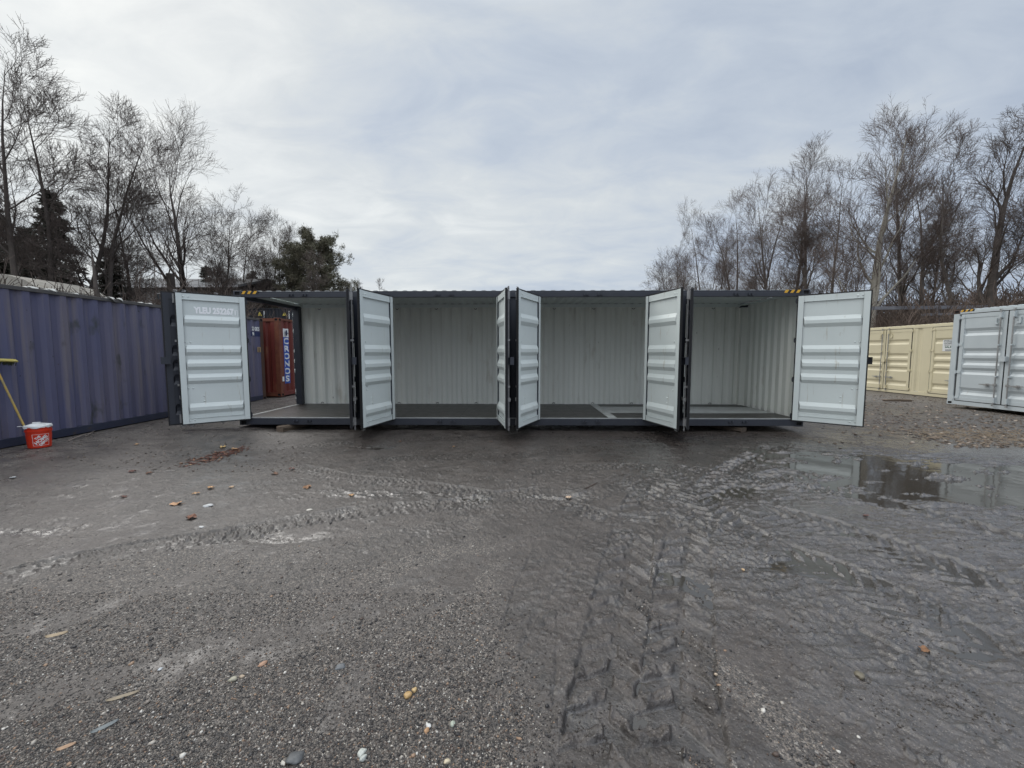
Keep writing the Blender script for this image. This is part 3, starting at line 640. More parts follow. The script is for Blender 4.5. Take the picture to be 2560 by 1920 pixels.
def ground(x, y):
    """height, mud mask (1 mud, 0 gravel) and wetness at points"""
    r = np.hypot(x, y)
    h = base_height(x, y)
    near = sstep(40, 15, r)
    h = h + .016 * fbm(x, y, .45, 4, 3) * near
    wx = x + .05 * fbm(x, y, 2.2, 3, 11); wy = y + .05 * fbm(x, y, 2.2, 3, 12)
    # mud / gravel
    n_ = fbm(x, y, 1.1, 5, 21); n2_ = fbm(x, y, 5.0, 4, 22)
    gl = sstep(.30, -.25, x + .35 * n_ + .10 * n2_ + .04 * y) * sstep(5.2, 3.2, y + .9 * n_ - .25 * x)
    gstrip = np.exp(-((x - (.86 + .0 * y) - .05 * n_) / .11) ** 2) * sstep(3.1, 2.4, y) * .9
    gdiag = np.exp(-((x - 1.25 - .50 * (1.9 - y) * .6 - .10 * n_) / .16) ** 2) * sstep(2.6, 2.0, y) * .8
    grav = np.maximum(gl, np.maximum(gstrip, gdiag))
    grav = np.maximum(grav, .45 * sstep(-.2, .5, n_) * sstep(8.5, 5, y) * sstep(1.0, -1.0, x))
    grav = np.maximum(grav, .55 * sstep(7, 10, r + .8 * n_) * (x < 0))
    grav = np.maximum(grav, .8 * sstep(11.0, 13.0, x + 1.5 * n_))
    mud = 1 - np.clip(grav + .35 * n2_ * grav * (1 - grav) * 4, 0, 1)
    wet = .25 + .55 * sstep(.8, 2.6, x) * sstep(9.5, 7.0, y) + .2 * n_
    rough_a = np.ones_like(x)
    for pts, w in SMEAR:
        idx, s, t = near_path(wx, wy, pts, w * 1.6)
        if len(idx) == 0: continue
        k = sstep(1.25, .35, np.abs(s) / w + 1.1 * n2_[idx] + .5 * n_[idx]) * .8; mud[idx] = np.maximum(mud[idx], .8 * k); rough_a[idx] *= 1 - .6 * k; wet[idx] = np.maximum(wet[idx], .34 * k)
        h[idx] -= .004 * k
    for (c, rr, d) in LOW:
        q = np.exp(-(((x - c.x) / rr[0]) ** 2 + ((y - c.y) / rr[1]) ** 2)); h = h - d * q * (1 + .4 * n2_ + .3 * n_ + 1.6 * fbm(x * .7, y * 2.2, 3.8, 5, 23, .66)) ; wet = np.maximum(wet, q * .9)
    ht = np.zeros_like(x); trk = np.zeros_like(x); damp = np.zeros_like(x)
    for pts, w, dep, pitch, ld, kind, stg in TRK:
        wm = .020 if kind != 'R' else .006
        xx = x + wm * fbm(x, y, 6, 3, 31); yy = y + wm * fbm(x, y, 6, 3, 32)
        idx, s, t = near_path(xx, yy, pts, w * .5 + .14)
        if len(idx) == 0: continue
        a = np.abs(s) / (w * .5)
        L_ = t.max(); fade = sstep(0, .3, t) * sstep(L_, L_ - .5, t) * stg
        patch = .55 + .45 * sstep(-.35, .25, fbm(x[idx], y[idx], 1.6, 3, 41)); fade = fade * patch
        inn = sstep(1.14, .90, a)
        brk = .45 + .55 * sstep(-.45, .05, fbm(x[idx], y[idx], 9, 3, 43)); lugn = .8 + .5 * fbm(x[idx], y[idx], 22, 3, 44)
        if kind == 'V': ph = (t + np.abs(s) * .75) / pitch + .5 * (s > 0); lug = sstep(.26, .36, np.abs((ph % 1) - .5)) * sstep(.06, .14, a)
        elif kind == 'B':
            ph = (t + .25 * np.abs(s)) / pitch + .5 * (np.floor(a * 2.4) % 2); lug = sstep(.30, .38, np.abs((ph % 1) - .5)) * 1.0
            lug = np.maximum(lug, sstep(.10, .04, np.abs((a * 2.4) % 1 - .5)) * .0)
            lug = 1 - (1 - lug) * sstep(.0, .12, np.abs(((a * 2.4) % 1) - .02) )
        else: ph = t / pitch; lug = sstep(.18, .32, np.abs((ph % 1) - .5))
        ht[idx] = ht[idx] * (1 - .85 * inn * fade) + 1.65 * fade * (-dep * inn + ld * 1.25 * lug * lugn * inn * brk)
        berm = np.exp(-((a - 1.16) / .13) ** 2) * (.6 + .8 * fbm(x[idx], y[idx], 9, 2, 51)); ht[idx] += fade * berm * dep * .35 - fade * (.012 if kind == 'V' else .005 if kind == 'B' else 0) * np.exp(-((a - 1.0) / .055) ** 2) * brk; trk[idx] = np.maximum(trk[idx], inn * fade)
        mud[idx] = np.maximum(mud[idx], inn * fade * .95 * (1 - .35 * (kind == 'R'))); wet[idx] = np.maximum(wet[idx], inn * fade * (.28 + .3 * (1 - lug)) * (.75 + .25 * sstep(-.5, 1.5, x[idx]))); damp[idx] = np.maximum(damp[idx], fade * (inn * (1 - lug) + .9 * np.exp(-((a - 1.0) / .08) ** 2)) * sstep(-.6, .2, fbm(x[idx], y[idx], 11, 3, 46)))  # mask for wet lug valleys and rut edges, doubling as painted crevice shade
    h = h + ht; fine = sstep(14, 5, r); rough_a = rough_a * (1 - .7 * trk)
    h = h + fine * (.0040 * fbm(x, y, 7, 4, 61) * (.6 + .4 * mud) + (.0035 * fbm(x, y, 38, 3, 62) * (1 - mud) + .0085 * fbm(x, y, 20, 5, 63, .62) * mud) * (.35 + .65 * rough_a) + .011 * fbm(x, y, 8, 4, 64) * mud * rough_a * sstep(-.3, .3, fbm(x, y, 1.7, 3, 65)))
    # torn mud crumbs on churned places
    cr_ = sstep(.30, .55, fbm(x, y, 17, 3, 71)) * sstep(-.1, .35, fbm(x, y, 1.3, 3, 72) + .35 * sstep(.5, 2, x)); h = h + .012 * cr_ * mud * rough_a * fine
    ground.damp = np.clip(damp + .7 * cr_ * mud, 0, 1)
    return h, mud, np.clip(wet, 0, 1)

# polar sheet, fine where the camera looks, reaching the horizon
th = np.concatenate([np.linspace(-62, 62, 1250), np.linspace(62, 298, 60)[1:-1]]); th = np.radians(th); nth = len(th)
rr_ = np.concatenate([np.geomspace(.15, 1.1, 12)[:-1], np.geomspace(1.1, 15, 860)[:-1], np.geomspace(15, 60, 150)[:-1], np.geomspace(60, 2500, 24)])
nr = len(rr_)
TT, RRm = np.meshgrid(th, rr_); GX = (np.sin(TT) * RRm).ravel(); GY = (np.cos(TT) * RRm).ravel()
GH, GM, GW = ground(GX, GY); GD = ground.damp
nv = nth * nr + 1
co = np.empty((nv, 3)); co[:-1, 0] = GX; co[:-1, 1] = GY; co[:-1, 2] = GH; co[-1] = (0, 0, 0)
i0 = np.arange(nr - 1)[:, None] * nth + np.arange(nth)[None, :]; i1 = np.arange(nr - 1)[:, None] * nth + (np.arange(nth)[None, :] + 1) % nth
quads = np.stack([i0, i1, i1 + nth, i0 + nth], -1).reshape(-1, 4)[:, ::-1]
tris = np.stack([np.full(nth, nv - 1), (np.arange(nth) + 1) % nth, np.arange(nth)], -1)[:, ::-1]
def np_mesh(name, co, quads=None, tris=None, smooth=False):
    me = bpy.data.meshes.new(name); me.vertices.add(len(co)); me.vertices.foreach_set('co', np.asarray(co, np.float32).ravel())
    nq = 0 if quads is None else len(quads); ntr = 0 if tris is None else len(tris)
    loops = np.concatenate([a.ravel() for a in (quads, tris) if a is not None]).astype(np.int32)
    me.loops.add(len(loops)); me.loops.foreach_set('vertex_index', loops); me.polygons.add(nq + ntr)
    st = np.concatenate([np.arange(nq) * 4, nq * 4 + np.arange(ntr) * 3]).astype(np.int32); me.polygons.foreach_set('loop_start', st)
    if smooth: me.polygons.foreach_set('use_smooth', np.ones(nq + ntr, bool))
    me.update(calc_edges=True); me.validate(); return me
gme = np_mesh('muddy_ground', co, quads, tris, True)
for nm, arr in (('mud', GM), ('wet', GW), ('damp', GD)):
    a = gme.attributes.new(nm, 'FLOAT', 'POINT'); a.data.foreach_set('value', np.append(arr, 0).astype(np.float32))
go = bpy.data.objects.new('muddy_ground', gme); C.objects.link(go); tag(go, kind='structure')
del co, quads

# ground material: dark gravel <-> wet silt
gm = bpy.data.materials.new('muddy_gravel'); gm.use_nodes = True; t = gm.node_tree; n = t.nodes; l = t.links; p = n['Principled BSDF']
def gn(ty, **k):
    q = n.new(ty)
    for a, b in k.items(): setattr(q, a, b)
    return q
def L_(a, b): l.new(a, b)
def gmath(op, a, b=None, cl=False):
    q = gn('ShaderNodeMath', operation=op, use_clamp=cl)
    for i, v in enumerate((a, b)):
        if v is None: continue
        if isinstance(v, (int, float)): q.inputs[i].default_value = v
        else: L_(v, q.inputs[i])
    return q.outputs[0]
def gmix(f, a, b):
    q = gn('ShaderNodeMixRGB')
    for i, v in enumerate((f, a, b)):
        if isinstance(v, (int, float)): q.inputs[i].default_value = v
        elif isinstance(v, tuple): q.inputs[i].default_value = (*v, 1)
        else: L_(v, q.inputs[i])
    return q.outputs[0]
def gmr(v, a, b, c=0.0, d=1.0):
    q = gn('ShaderNodeMapRange'); L_(v, q.inputs[0]); q.inputs[1].default_value = a; q.inputs[2].default_value = b; q.inputs[3].default_value = c; q.inputs[4].default_value = d; return q.outputs[0]
gtc = gn('ShaderNodeTexCoord')
def gnoise(s, d=4, r=.6):
    q = gn('ShaderNodeTexNoise'); q.inputs['Scale'].default_value = s; q.inputs['Detail'].default_value = d; q.inputs['Roughness'].default_value = r; L_(gtc.outputs['Object'], q.inputs['Vector']); return q.outputs[0]
def gvor(s, out='Color', feat='F1', rnd=1):
    q = gn('ShaderNodeTexVoronoi', feature=feat); q.inputs['Scale'].default_value = s; q.inputs['Randomness'].default_value = rnd; L_(gtc.outputs['Object'], q.inputs['Vector']); return q.outputs[out]
amud = gn('ShaderNodeAttribute', attribute_name='mud').outputs['Fac']; awet = gn('ShaderNodeAttribute', attribute_name='wet').outputs['Fac']
vc1 = gvor(85); vc2 = gvor(190); vd1 = gvor(85, 'Distance'); vd2 = gvor(190, 'Distance')
sp1 = gn('ShaderNodeSeparateColor'); L_(vc1, sp1.inputs[0]); sp2 = gn('ShaderNodeSeparateColor'); L_(vc2, sp2.inputs[0])
def ramp(v, stops):
    q = gn('ShaderNodeValToRGB'); L_(v, q.inputs[0]); el = q.color_ramp.elements
    el[0].position, el[0].color = stops[0][0], (*stops[0][1], 1); el[1].position, el[1].color = stops[-1][0], (*stops[-1][1], 1)
    for po, c in stops[1:-1]: e = el.new(po); e.color = (*c, 1)
    return q.outputs[0]
ST = [(0, (.016, .015, .015)), (.42, (.040, .036, .033)), (.68, (.085, .073, .064)), (.84, (.19, .16, .135)), (.95, (.28, .24, .20)), (1, (.40, .38, .35))]
gcol = gmix(.5, ramp(sp1.outputs[0], ST), ramp(sp2.outputs[0], ST))
gcol = gmix(gmr(gnoise(1.3), .35, .7, 0, .5), gcol, gmix(.5, gcol, (.060, .045, .038)))
mcol = gmix(gmr(gnoise(2.2, 6), .35, .68), (.027, .0205, .0175), (.056, .045, .039))
mcol = gmix(gmr(gnoise(.9, 5), .36, .66, 0, .75), mcol, gmix(.4, mcol, (.105, .090, .080)))
mcol = gmix(gmr(gnoise(13, 6, .72), .54, .63, 0, .85), mcol, (.020, .017, .015))
mcol = gmix(gmr(gnoise(60, 3), .52, .72, 0, .75), mcol, (.024, .020, .018))
mcol = gmix(gmr(sp2.outputs[1], .93, .97, 0, .8), mcol, (.17, .15, .13))
mm = gmath('ADD', amud, gmr(gnoise(28, 3), .3, .7, -.22, .22), True)
mfac = gmr(mm, .35, .65)
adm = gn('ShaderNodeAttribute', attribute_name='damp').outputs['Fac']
L_(gmix(gmath('MULTIPLY', adm, .72), gmix(mfac, gcol, mcol), (.014, .0115, .010)), p.inputs['Base Color'])  # crevice shade of the treads painted into the colour, with wet mud and crumbs
rg = gmr(gnoise(34, 3), .3, .7, .52, .72); rm = gmr(gmath('ADD', awet, gmr(gnoise(5, 6, .65), .3, .7, -.45, .45)), .0, .9, .52, .15)
q = gn('ShaderNodeMix'); q.data_type = 'FLOAT'; L_(mfac, q.inputs[0]); L_(rg, q.inputs[2]); L_(rm, q.inputs[3]); L_(q.outputs[0], p.inputs['Roughness'])
p.inputs['Specular IOR Level'].default_value = .9
cw = gmath('MULTIPLY', gmr(gmath('ADD', awet, gmr(gnoise(3.0, 6, .68), .3, .7, -.5, .5)), .30, .70, 0, .85), gmr(mfac, .2, .8, .15, 1.0)); L_(cw, p.inputs['Coat Weight']); p.inputs['Coat Roughness'].default_value = .26; p.inputs['Coat IOR'].default_value = 1.45
cb = gn('ShaderNodeBump'); cb.inputs['Distance'].default_value = .0022; L_(gnoise(30, 4), cb.inputs['Height']); L_(cb.outputs[0], p.inputs['Coat Normal'])
hg = gmath('ADD', gmath('MULTIPLY', gmath('SUBTRACT', 1.0, vd1), .007), gmath('MULTIPLY', gmath('SUBTRACT', 1.0, vd2), .0035))
hm = gmath('ADD', gmath('MULTIPLY', gnoise(42, 5, .7), .011), gmath('MULTIPLY', gnoise(160, 2), .0012))
q = gn('ShaderNodeMix'); q.data_type = 'FLOAT'; L_(mfac, q.inputs[0]); L_(hg, q.inputs[2]); L_(hm, q.inputs[3])
bn = gn('ShaderNodeBump'); bn.inputs['Distance'].default_value = 1.0; bn.inputs['Strength'].default_value = 1.0; L_(q.outputs[0], bn.inputs['Height']); L_(bn.outputs[0], p.inputs['Normal'])
gme.materials.append(gm)

# standing water: one level sheet, seen only where the ground dips under it
wm_ = bpy.data.materials.new('puddle_water'); wm_.use_nodes = True; wp = wm_.node_tree.nodes['Principled BSDF']
wp.inputs['Base Color'].default_value = (.040, .036, .030, 1); wp.inputs['Roughness'].default_value = .06; wp.inputs['IOR'].default_value = 1.6; wp.inputs['Specular IOR Level'].default_value = .8
wt = wm_.node_tree; wb = wt.nodes.new('ShaderNodeBump'); wb.inputs['Distance'].default_value = .0016; wnz = wt.nodes.new('ShaderNodeTexNoise'); wnz.inputs['Scale'].default_value = 5
wtc = wt.nodes.new('ShaderNodeTexCoord'); wt.links.new(wtc.outputs['Object'], wnz.inputs['Vector']); wt.links.new(wnz.outputs[0], wb.inputs['Height']); wt.links.new(wb.outputs[0], wp.inputs['Normal'])
WL = -.040
g = MB(); g.add([(-4.8, 1.2, WL), (10.5, 1.2, WL), (10.5, 9.6, WL), (-4.8, 9.6, WL)], [(0, 1, 2, 3)])
tag(g.build('puddle_water', wm_), kind='structure')

# ------------------------------------------------------------------ things on the ground
def gz(x, y):
    h, _, _ = ground(np.array([x], float), np.array([y], float)); return float(h[0])
def on(px, py, guess=0.0):
    p = at(px, py, guess)
    for _ in range(3): p = at(px, py, gz(p.x, p.y))
    return p

# orange bucket with a white liner
bp = on(100, 1118)
bk = empty('bucket', bp, R(12)); tag(bk, 'orange plastic bucket with a white logo and a white liner, beside the broom', 'bucket')
M_or = mat('orange_plastic', (.62, .035, .008), .42, var=(.55, .03, .008), vscale=6, layers=(((.16, .05, .03), 9, .70, .08, (1, 1, 1)),))
M_wpl = mat('white_plastic', (.74, .76, .77), .4, var=(.6, .61, .6), vscale=14)
g = MB(); g.lathe([(0, .004), (.120, .004), (.129, .010), (.143, .262), (.150, .264), (.151, .285), (.1445, .287), (.146, .318), (.153, .320), (.154, .345), (.148, .348), (.141, .33), (.126, .02), (0, .014)], 48)
g.build('bucket_body', M_or, bk, smooth=False)
rl = random.Random(3); prof_n = 48; g = MB(); vs = []; fs = []
for j, (r, z) in enumerate(((.156, .325), (.158, .352), (.150, .372), (.135, .366), (.10, .335), (0.02, .33))):
    for k in range(prof_n):
        a = 2 * math.pi * k / prof_n; q = r + .004 * math.sin(5 * a + j) * (j < 4); vs.append((q * math.cos(a), q * math.sin(a), z + .008 * math.sin(3 * a + 1) * (1 < j < 4) + .006 * math.sin(7 * a) * (j < 1)))
for j in range(5):
    for k in range(prof_n): fs.append((j * prof_n + k, j * prof_n + (k + 1) % prof_n, (j + 1) * prof_n + (k + 1) % prof_n, (j + 1) * prof_n + k))
g.add(vs, fs); g.build('bag_liner', M_wpl, bk, smooth=True)
g = MB(); pts = [(.155 * math.cos(a), .155 * math.sin(a) * .25 - .05, .335 + .055 * math.sin(a)) for a in [k * math.pi / 12 for k in range(13)]]
g.path(pts, .003, 6); hd = g.build('bail_wire', M_galv, bk)
g = MB(); g.tube((-.045, -.03, .398), (.05, -.02, .400), .011, n=12); g.build('bail_grip', M_wpl, bk)
g = MB(); g.box(.16, .24, -.01, .01, .345, .352, 0, Matrix.Rotation(R(190), 4, 'Z')); g.build('stick_in_bucket', M_wpl, bk)
# logo square on the wall, bent round it
def on_bucket(me, ang0, z0, lift):
    for v in me.vertices:
        x, z = v.co.x, v.co.z + z0; r = .129 + (.143 - .129) * (z - .01) / .252 + lift + (-v.co.y)
        a = ang0 + x / .136; v.co = (r * math.cos(a), r * math.sin(a), z)
def curved(name, me, m, ang0, z0, lift):
    bm = bmesh.new(); bm.from_mesh(me)
    for k in range(-12, 13): bmesh.ops.bisect_plane(bm, geom=bm.verts[:] + bm.edges[:] + bm.faces[:], plane_co=(k * .011, 0, 0), plane_no=(1, 0, 0))
    bm.to_mesh(me); bm.free(); on_bucket(me, ang0, z0, lift); me.materials.clear(); me.materials.append(m)
    o = bpy.data.objects.new(name, me); C.objects.link(o); o.parent = bk; return o
face_a = math.atan2(-bp.y, -bp.x) - R(12) + R(8)
g = MB(); q = .092
for a in ((-q, q, -q, -q + .004), (-q, q, q - .004, q), (-q, -q + .004, -q, q), (q - .004, q, -q, q)): g.box(a[0], a[1], -.001, 0, a[2], a[3])
o = g.build('tmp', M_white); me = o.data; bpy.data.objects.remove(o); curved('logo_frame', me, M_white, face_a, .135, .0015)
for tx, sz, off_, bold in (('THE', .042, .052, .0015), ('HOME', .066, .0, .0025), ('DEPOT', .046, -.052, .0025)):
    me = text_mesh(tx, sz, bold, .0006)
    me.transform(Matrix.Rotation(R(90), 4, 'X') @ Matrix.Rotation(R(42), 4, 'Z') @ Matrix.Translation((0, off_, 0)) @ Matrix.Diagonal((.95, 1, 1, 1)))
    curved('logo_text', me, M_white, face_a, .135, .0015)

# push broom leaning on the blue container
br = empty('push_broom', (0, 0, 0)); tag(br, 'push broom with a yellow handle leaning head-up against the blue container', 'broom')
tip = on(86, 1121); tip.z += .02
hy = (CH, 0)
top = Vector((BX + .10, 0, 0)); top.y = -top.x * FPX / (1280 - 4) * .985; top.z = CH - (905 - 881.5) / FPX * top.y
M_bh = mat('yellow_broom_handle', (.52, .33, .05), .5, var=(.36, .27, .10), vscale=9, layers=(((.20, .19, .13), 6, .55, .2, (1, 1, 1)),))
d = (top - tip); tt_ = tip + d * .05
g = MB(); g.path([tt_, tip + d * .95], .0135, 12); g.build('broom_handle', M_bh, br)
g = MB(); g.path([tip, tt_ + d * .01], [.016, .014], 12); g.build('handle_tip', M_gask, br)
g = MB(); g.path([tip + d * .93, tip + d * .97, top], [.017, .024, .020], 10); g.build('handle_socket', mat('grey_plastic', (.20, .20, .16), .6), br)
bm = bmesh.new(); bmesh.ops.create_cube(bm, size=1); 
for v in bm.verts: v.co = Vector((v.co.x * .07, v.co.y * .62, v.co.z * .030))
Mh = Matrix.Translation(top + Vector((.01, -.02, .035))) @ Matrix.Rotation(R(-4), 4, 'X') @ Matrix.Rotation(R(30), 4, 'Y')
bm.transform(Mh); me = bpy.data.meshes.new('broom_block'); bm.to_mesh(me); bm.free(); me.materials.append(mat('yellow_block', (.50, .40, .08), .55, var=(.38, .34, .12), vscale=12))
o = bpy.data.objects.new('broom_block', me); C.objects.link(o); o.parent = br; bv = o.modifiers.new('b', 'BEVEL'); bv.width = .012; bv.segments = 3
g = MB(); rb = random.Random(4)
for k in range(170):
    yy = rb.uniform(-.30, .30); xx = rb.uniform(-.028, .028); q = Vector((xx * 1.3 + rb.uniform(-.01, .01), yy * 1.03, -.015 - .055 - rb.random() * .01))
    g.tube(Mh @ Vector((xx, yy, -.012)), Mh @ q, .004, .003, 4)
g.build('bristles', mat('dark_green_bristle', (.035, .045, .030), .7, var=(.07, .075, .04), vscale=30), br)

# timber blocks under the container
def block(px, py, lx, ly, lz, rz, label, rot_end=True, zt=None, m=M_wood, name='timber_block', back=0):
    p = on(px, py); bm = bmesh.new(); bmesh.ops.create_cube(bm, size=1); bmesh.ops.subdivide_edges(bm, edges=bm.edges[:], cuts=5, use_grid_fill=True)
    rn = random.Random(int(px))
    ph = rn.random() * 10
    for v in bm.verts:
        c = v.co.copy(); v.co = Vector((c.x * lx, c.y * ly, c.z * lz))
        k = 1 - .10 * (abs(c.x) * 2) ** 4 * (abs(c.z) * 2) ** 4; v.co *= Vector((k, 1, k)) if False else Vector((1, 1, 1))
        v.co.x *= k; v.co.z *= k
        v.co += Vector((math.sin(c.z * 9 + ph + c.y * 3), math.sin(c.x * 8 + ph), math.sin(c.x * 7 + c.y * 5 + ph))) * .006
    me = bpy.data.meshes.new(name); bm.to_mesh(me); bm.free(); me.materials.append(m)
    o = bpy.data.objects.new(name, me); C.objects.link(o); o.location = (p.x, p.y + back, p.z + lz * .46); o.rotation_euler = (0, 0, rz)
    tag(o, label, 'timber'); return o
block(716, 1079, .17, .95, .125, R(-14), 'weathered timber block under the front rail of the grey container, below its open left end', back=.42)
block(1838, 1080, .22, .70, .10, R(30), 'muddy timber block under the right end of the grey container', m=mat('muddy_wood', (.075, .055, .040), .8, var=(.05, .04, .03), vscale=8, bump=.003), back=.30)
block(2243, 1003, .82, .18, .07, R(-6), 'short timber plank lying in front of the cream container')

# loose stones, each its own
def rock(px, py, size, col, label, flat=.55, name='stone', el=1.3, rz=None, rough=.5):
    p = on(px, py); bm = bmesh.new(); bmesh.ops.create_icosphere(bm, subdivisions=3, radius=1); rn = random.Random(int(px * 7 + py)); ph = [rn.random() * 6 for _ in range(6)]
    for v in bm.verts:
        c = v.co; k = 1 + .14 * math.sin(2.1 * c.x + ph[0]) * math.cos(2.4 * c.y + ph[1]) + .09 * math.sin(4.3 * c.y + ph[2] + 2 * c.z) + .05 * math.sin(8 * c.x + ph[3]) * math.sin(7 * c.z + ph[4])
        # knock facets off
        v.co = Vector((c.x * el, c.y, c.z * flat)) * k * size / 2 / 1.15
    me = bpy.data.meshes.new(name); bm.to_mesh(me); bm.free()
    for f in me.polygons: f.use_smooth = True
    me.materials.append(mat('stone_%d_%d' % (px, py), col, rough, var=tuple(c * .62 for c in col), vscale=60, bump=.0012, bscale=300))
    o = bpy.data.objects.new(name, me); C.objects.link(o); o.location = (p.x, p.y, p.z + size * flat * .16); o.rotation_euler = (rn.uniform(-.2, .2), rn.uniform(-.2, .2), rn.random() * 3 if rz is None else rz)
    tag(o, label, 'stone'); return o
rock(738, 1897, .078, (.105, .11, .115), 'round dark grey disc-like stone at the bottom edge of the gravel', .40, el=1.0)
rock(1020, 1740, .042, (.46, .30, .13), 'blocky yellow-tan stone, larger of the touching pair in dark gravel', .8, el=1.2)
rock(1036, 1726, .032, (.50, .36, .18), 'smaller round tan stone touching the blocky yellow one', .7, el=1.05)
rock(1132, 1811, .027, (.42, .46, .38), 'pale greenish white stone in the dark gravel', .7)
rock(1067, 1827, .024, (.46, .27, .14), 'small orange tan stone just under a white chip', .7)
rock(1071, 1815, .022, (.62, .62, .60), 'white angular chip just above the small orange tan stone', .6, el=1.5)
rock(1118, 1906, .026, (.58, .50, .36), 'cream pebble at the bottom edge near the wheel track', .8)
rock(905, 1884, .036, (.50, .52, .48), 'whitish stone, upper of two touching near the bottom edge', .7)
rock(908, 1897, .030, (.46, .48, .45), 'whitish stone, lower of two touching near the bottom edge', .7)
rock(851, 1669, .046, (.13, .14, .15), 'grey angular stone flush with the gravel', .45, el=1.4)
rock(582, 1701, .038, (.38, .36, .28), 'greyish beige stone in the left gravel', .7)
rock(605, 1692, .022, (.45, .36, .26), 'tiny beige pebble beside the greyish beige stone', .7)
rock(657, 1661, .034, (.42, .25, .16), 'pinkish tan pointed stone in the left gravel', .6, el=1.6, rz=.9)
rock(401, 1673, .022, (.50, .53, .55), 'small blue-white chip in the left gravel', .5, el=1.8)
rock(520, 1265, .085, (.52, .53, .53), 'flat white stone near the wheel track on the left', .35, el=1.3, rz=0)
rock(504, 1318, .040, (.55, .56, .55), 'small white chip above the left wheel track', .4, el=1.5, rz=0)
rock(773, 1275, .045, (.52, .50, .44), 'pale sliver of stone between the two wheel tracks', .3, el=1.9, rz=0)
rock(1858, 1425, .030, (.48, .34, .20), 'tan pebble beside the water-filled lug prints', .6)
rock(1790, 1687, .020, (.50, .40, .30), 'tan pebble in the gravel strip beside the wide wheel track', .7)
rock(709, 1908, .022, (.55, .52, .46), 'pale pebble left of the dark disc-like stone', .7)
rock(32, 1194, .055, (.52, .54, .54), 'white chip below the bucket near the left edge', .4, el=1.5, rz=0)
rock(2150, 1690, .050, (.16, .14, .10), 'mud-coated brown stone in the right-hand mud', .6, el=1.5)

def sliver(px, py, L__, w, col, rz, label, name='wood_chip'):
    p = on(px, py); g = MB(); pts = []; rn = random.Random(int(px)); k = 9
    vs = []
    for i in range(k):
        t_ = i / (k - 1) - .5; ww = w * (1 - (2 * abs(t_)) ** 3) * .5 + .002; yy = .06 * L__ * math.sin(t_ * 3)
        vs += [(t_ * L__, yy - ww, .002), (t_ * L__, yy + ww, .003), (t_ * L__, yy, .002 + w * .35 + .001)]
    fs = []
    for i in range(k - 1):
        a = i * 3; fs += [(a, a + 3, a + 5, a + 2), (a + 2, a + 5, a + 4, a + 1), (a + 1, a + 4, a + 3, a)]
    g.add(vs, fs); o = g.build(name, mat('chip_%d' % px, col, .7, var=tuple(c * .7 for c in col), vscale=40, stretch=(1, 8, 8)))
    o.location = p + Vector((0, 0, .002)); o.rotation_euler = (0, 0, rz); tag(o, label, 'wood chip'); return o
sliver(307, 1742, .125, .020, (.34, .28, .20), R(20), 'long curved tan wood sliver lying in the left gravel')
sliver(262, 1818, .090, .022, (.22, .24, .24), R(38), 'grey flat wood sliver in the bottom left gravel')
sliver(142, 1588, .100, .028, (.42, .33, .22), R(18), 'pale tan wood chip near the left edge')
sliver(166, 1868, .060, .018, (.46, .30, .19), R(25), 'small orange-brown wood chip near the bottom left corner')
sliver(1478, 1215, .30, .018, (.05, .032, .022), R(40), 'dark broken stick in the mud before the third bay', 'stick')
for i, (a, b, c) in enumerate((((170, 1103), (232, 1085), .008), ((214, 1092), (238, 1080), .006), ((172, 1104), (197, 1097), .006))):
    p0, p1 = on(*a), on(*b); g = MB(); mid = (p0 + p1) / 2 + Vector((.03, .02, .05)); g.path([p0 + Vector((0, 0, .01)), mid, p1 + Vector((0, 0, .03))], [c, c * .8, c * .5], 7)
    tag(g.build('stick', mat('pale_stick', (.20, .17, .15), .8)), ['long bent bare stick lying beside the blue container base', 'short upright bare stick touching the blue container base', 'short bare stick on the ground nearest the bucket'][i], 'stick')

# fallen leaves
def leaf(px, py, size, col, label, group='single fallen leaves on the mud', rz=None):
    p = on(px, py); rn = random.Random(int(px * 3 + py)); g = MB(); size *= .82; k = 14; vs = [(0, 0, .012)]
    for i in range(k):
        a = 2 * math.pi * i / k; r = size * .5 * (.62 + .38 * abs(math.cos(a * 2.5))) * (1 + rn.uniform(-.12, .12)); vs.append((r * math.cos(a) * 1.25, r * math.sin(a), .004 + rn.random() * size * .28))
    vs2 = [(x, y, z + .0012) for x, y, z in vs]; fs = []
    for i in range(k):
        b_ = 1 + i; c_ = 1 + (i + 1) % k; fs += [(0, b_, c_), (k + 1, k + 1 + c_, k + 1 + b_), (b_, k + 1 + b_, k + 1 + c_, c_)]
    g.add(vs + vs2, fs); g.tube((size * .5, 0, .006), (size * .95, size * .1, .012), .0018, .001, 5)
    o = g.build('fallen_leaf', mat('leaf_%d' % px, col, .6, var=tuple(c * .6 for c in col), vscale=25)); o.location = p; o.rotation_euler = (0, 0, rn.random() * 6 if rz is None else rz)
    tag(o, label, 'leaf', group)
TAN, BRN, RED = (.50, .30, .15), (.16, .08, .045), (.12, .045, .03)
leaf(557, 1119, .13, (.52, .36, .15), 'pale yellow-tan leaf above the reddish leaf pile')
leaf(588, 1124, .13, TAN, 'peach-coloured leaf at the upper right end of the leaf pile')
leaf(527, 1221, .10, TAN, 'small tan leaf below the leaf pile, left of a thin one')
leaf(578, 1219, .08, (.46, .32, .20), 'thin pale leaf right of the small tan leaf below the pile')
leaf(491, 1235, .08, TAN, 'small pinkish leaf above the flat white stone')
leaf(441, 1261, .13, (.48, .27, .14), 'large curled orange leaf left of the flat white stone')
leaf(479, 1296, .13, (.22, .10, .06), 'reddish brown leaf at the edge of the left wheel track')
leaf(687, 1186, .11, BRN, 'dark brown leaf standing on edge before the first bay')
leaf(729, 1173, .08, RED, 'small dark red leaf before the first bay')
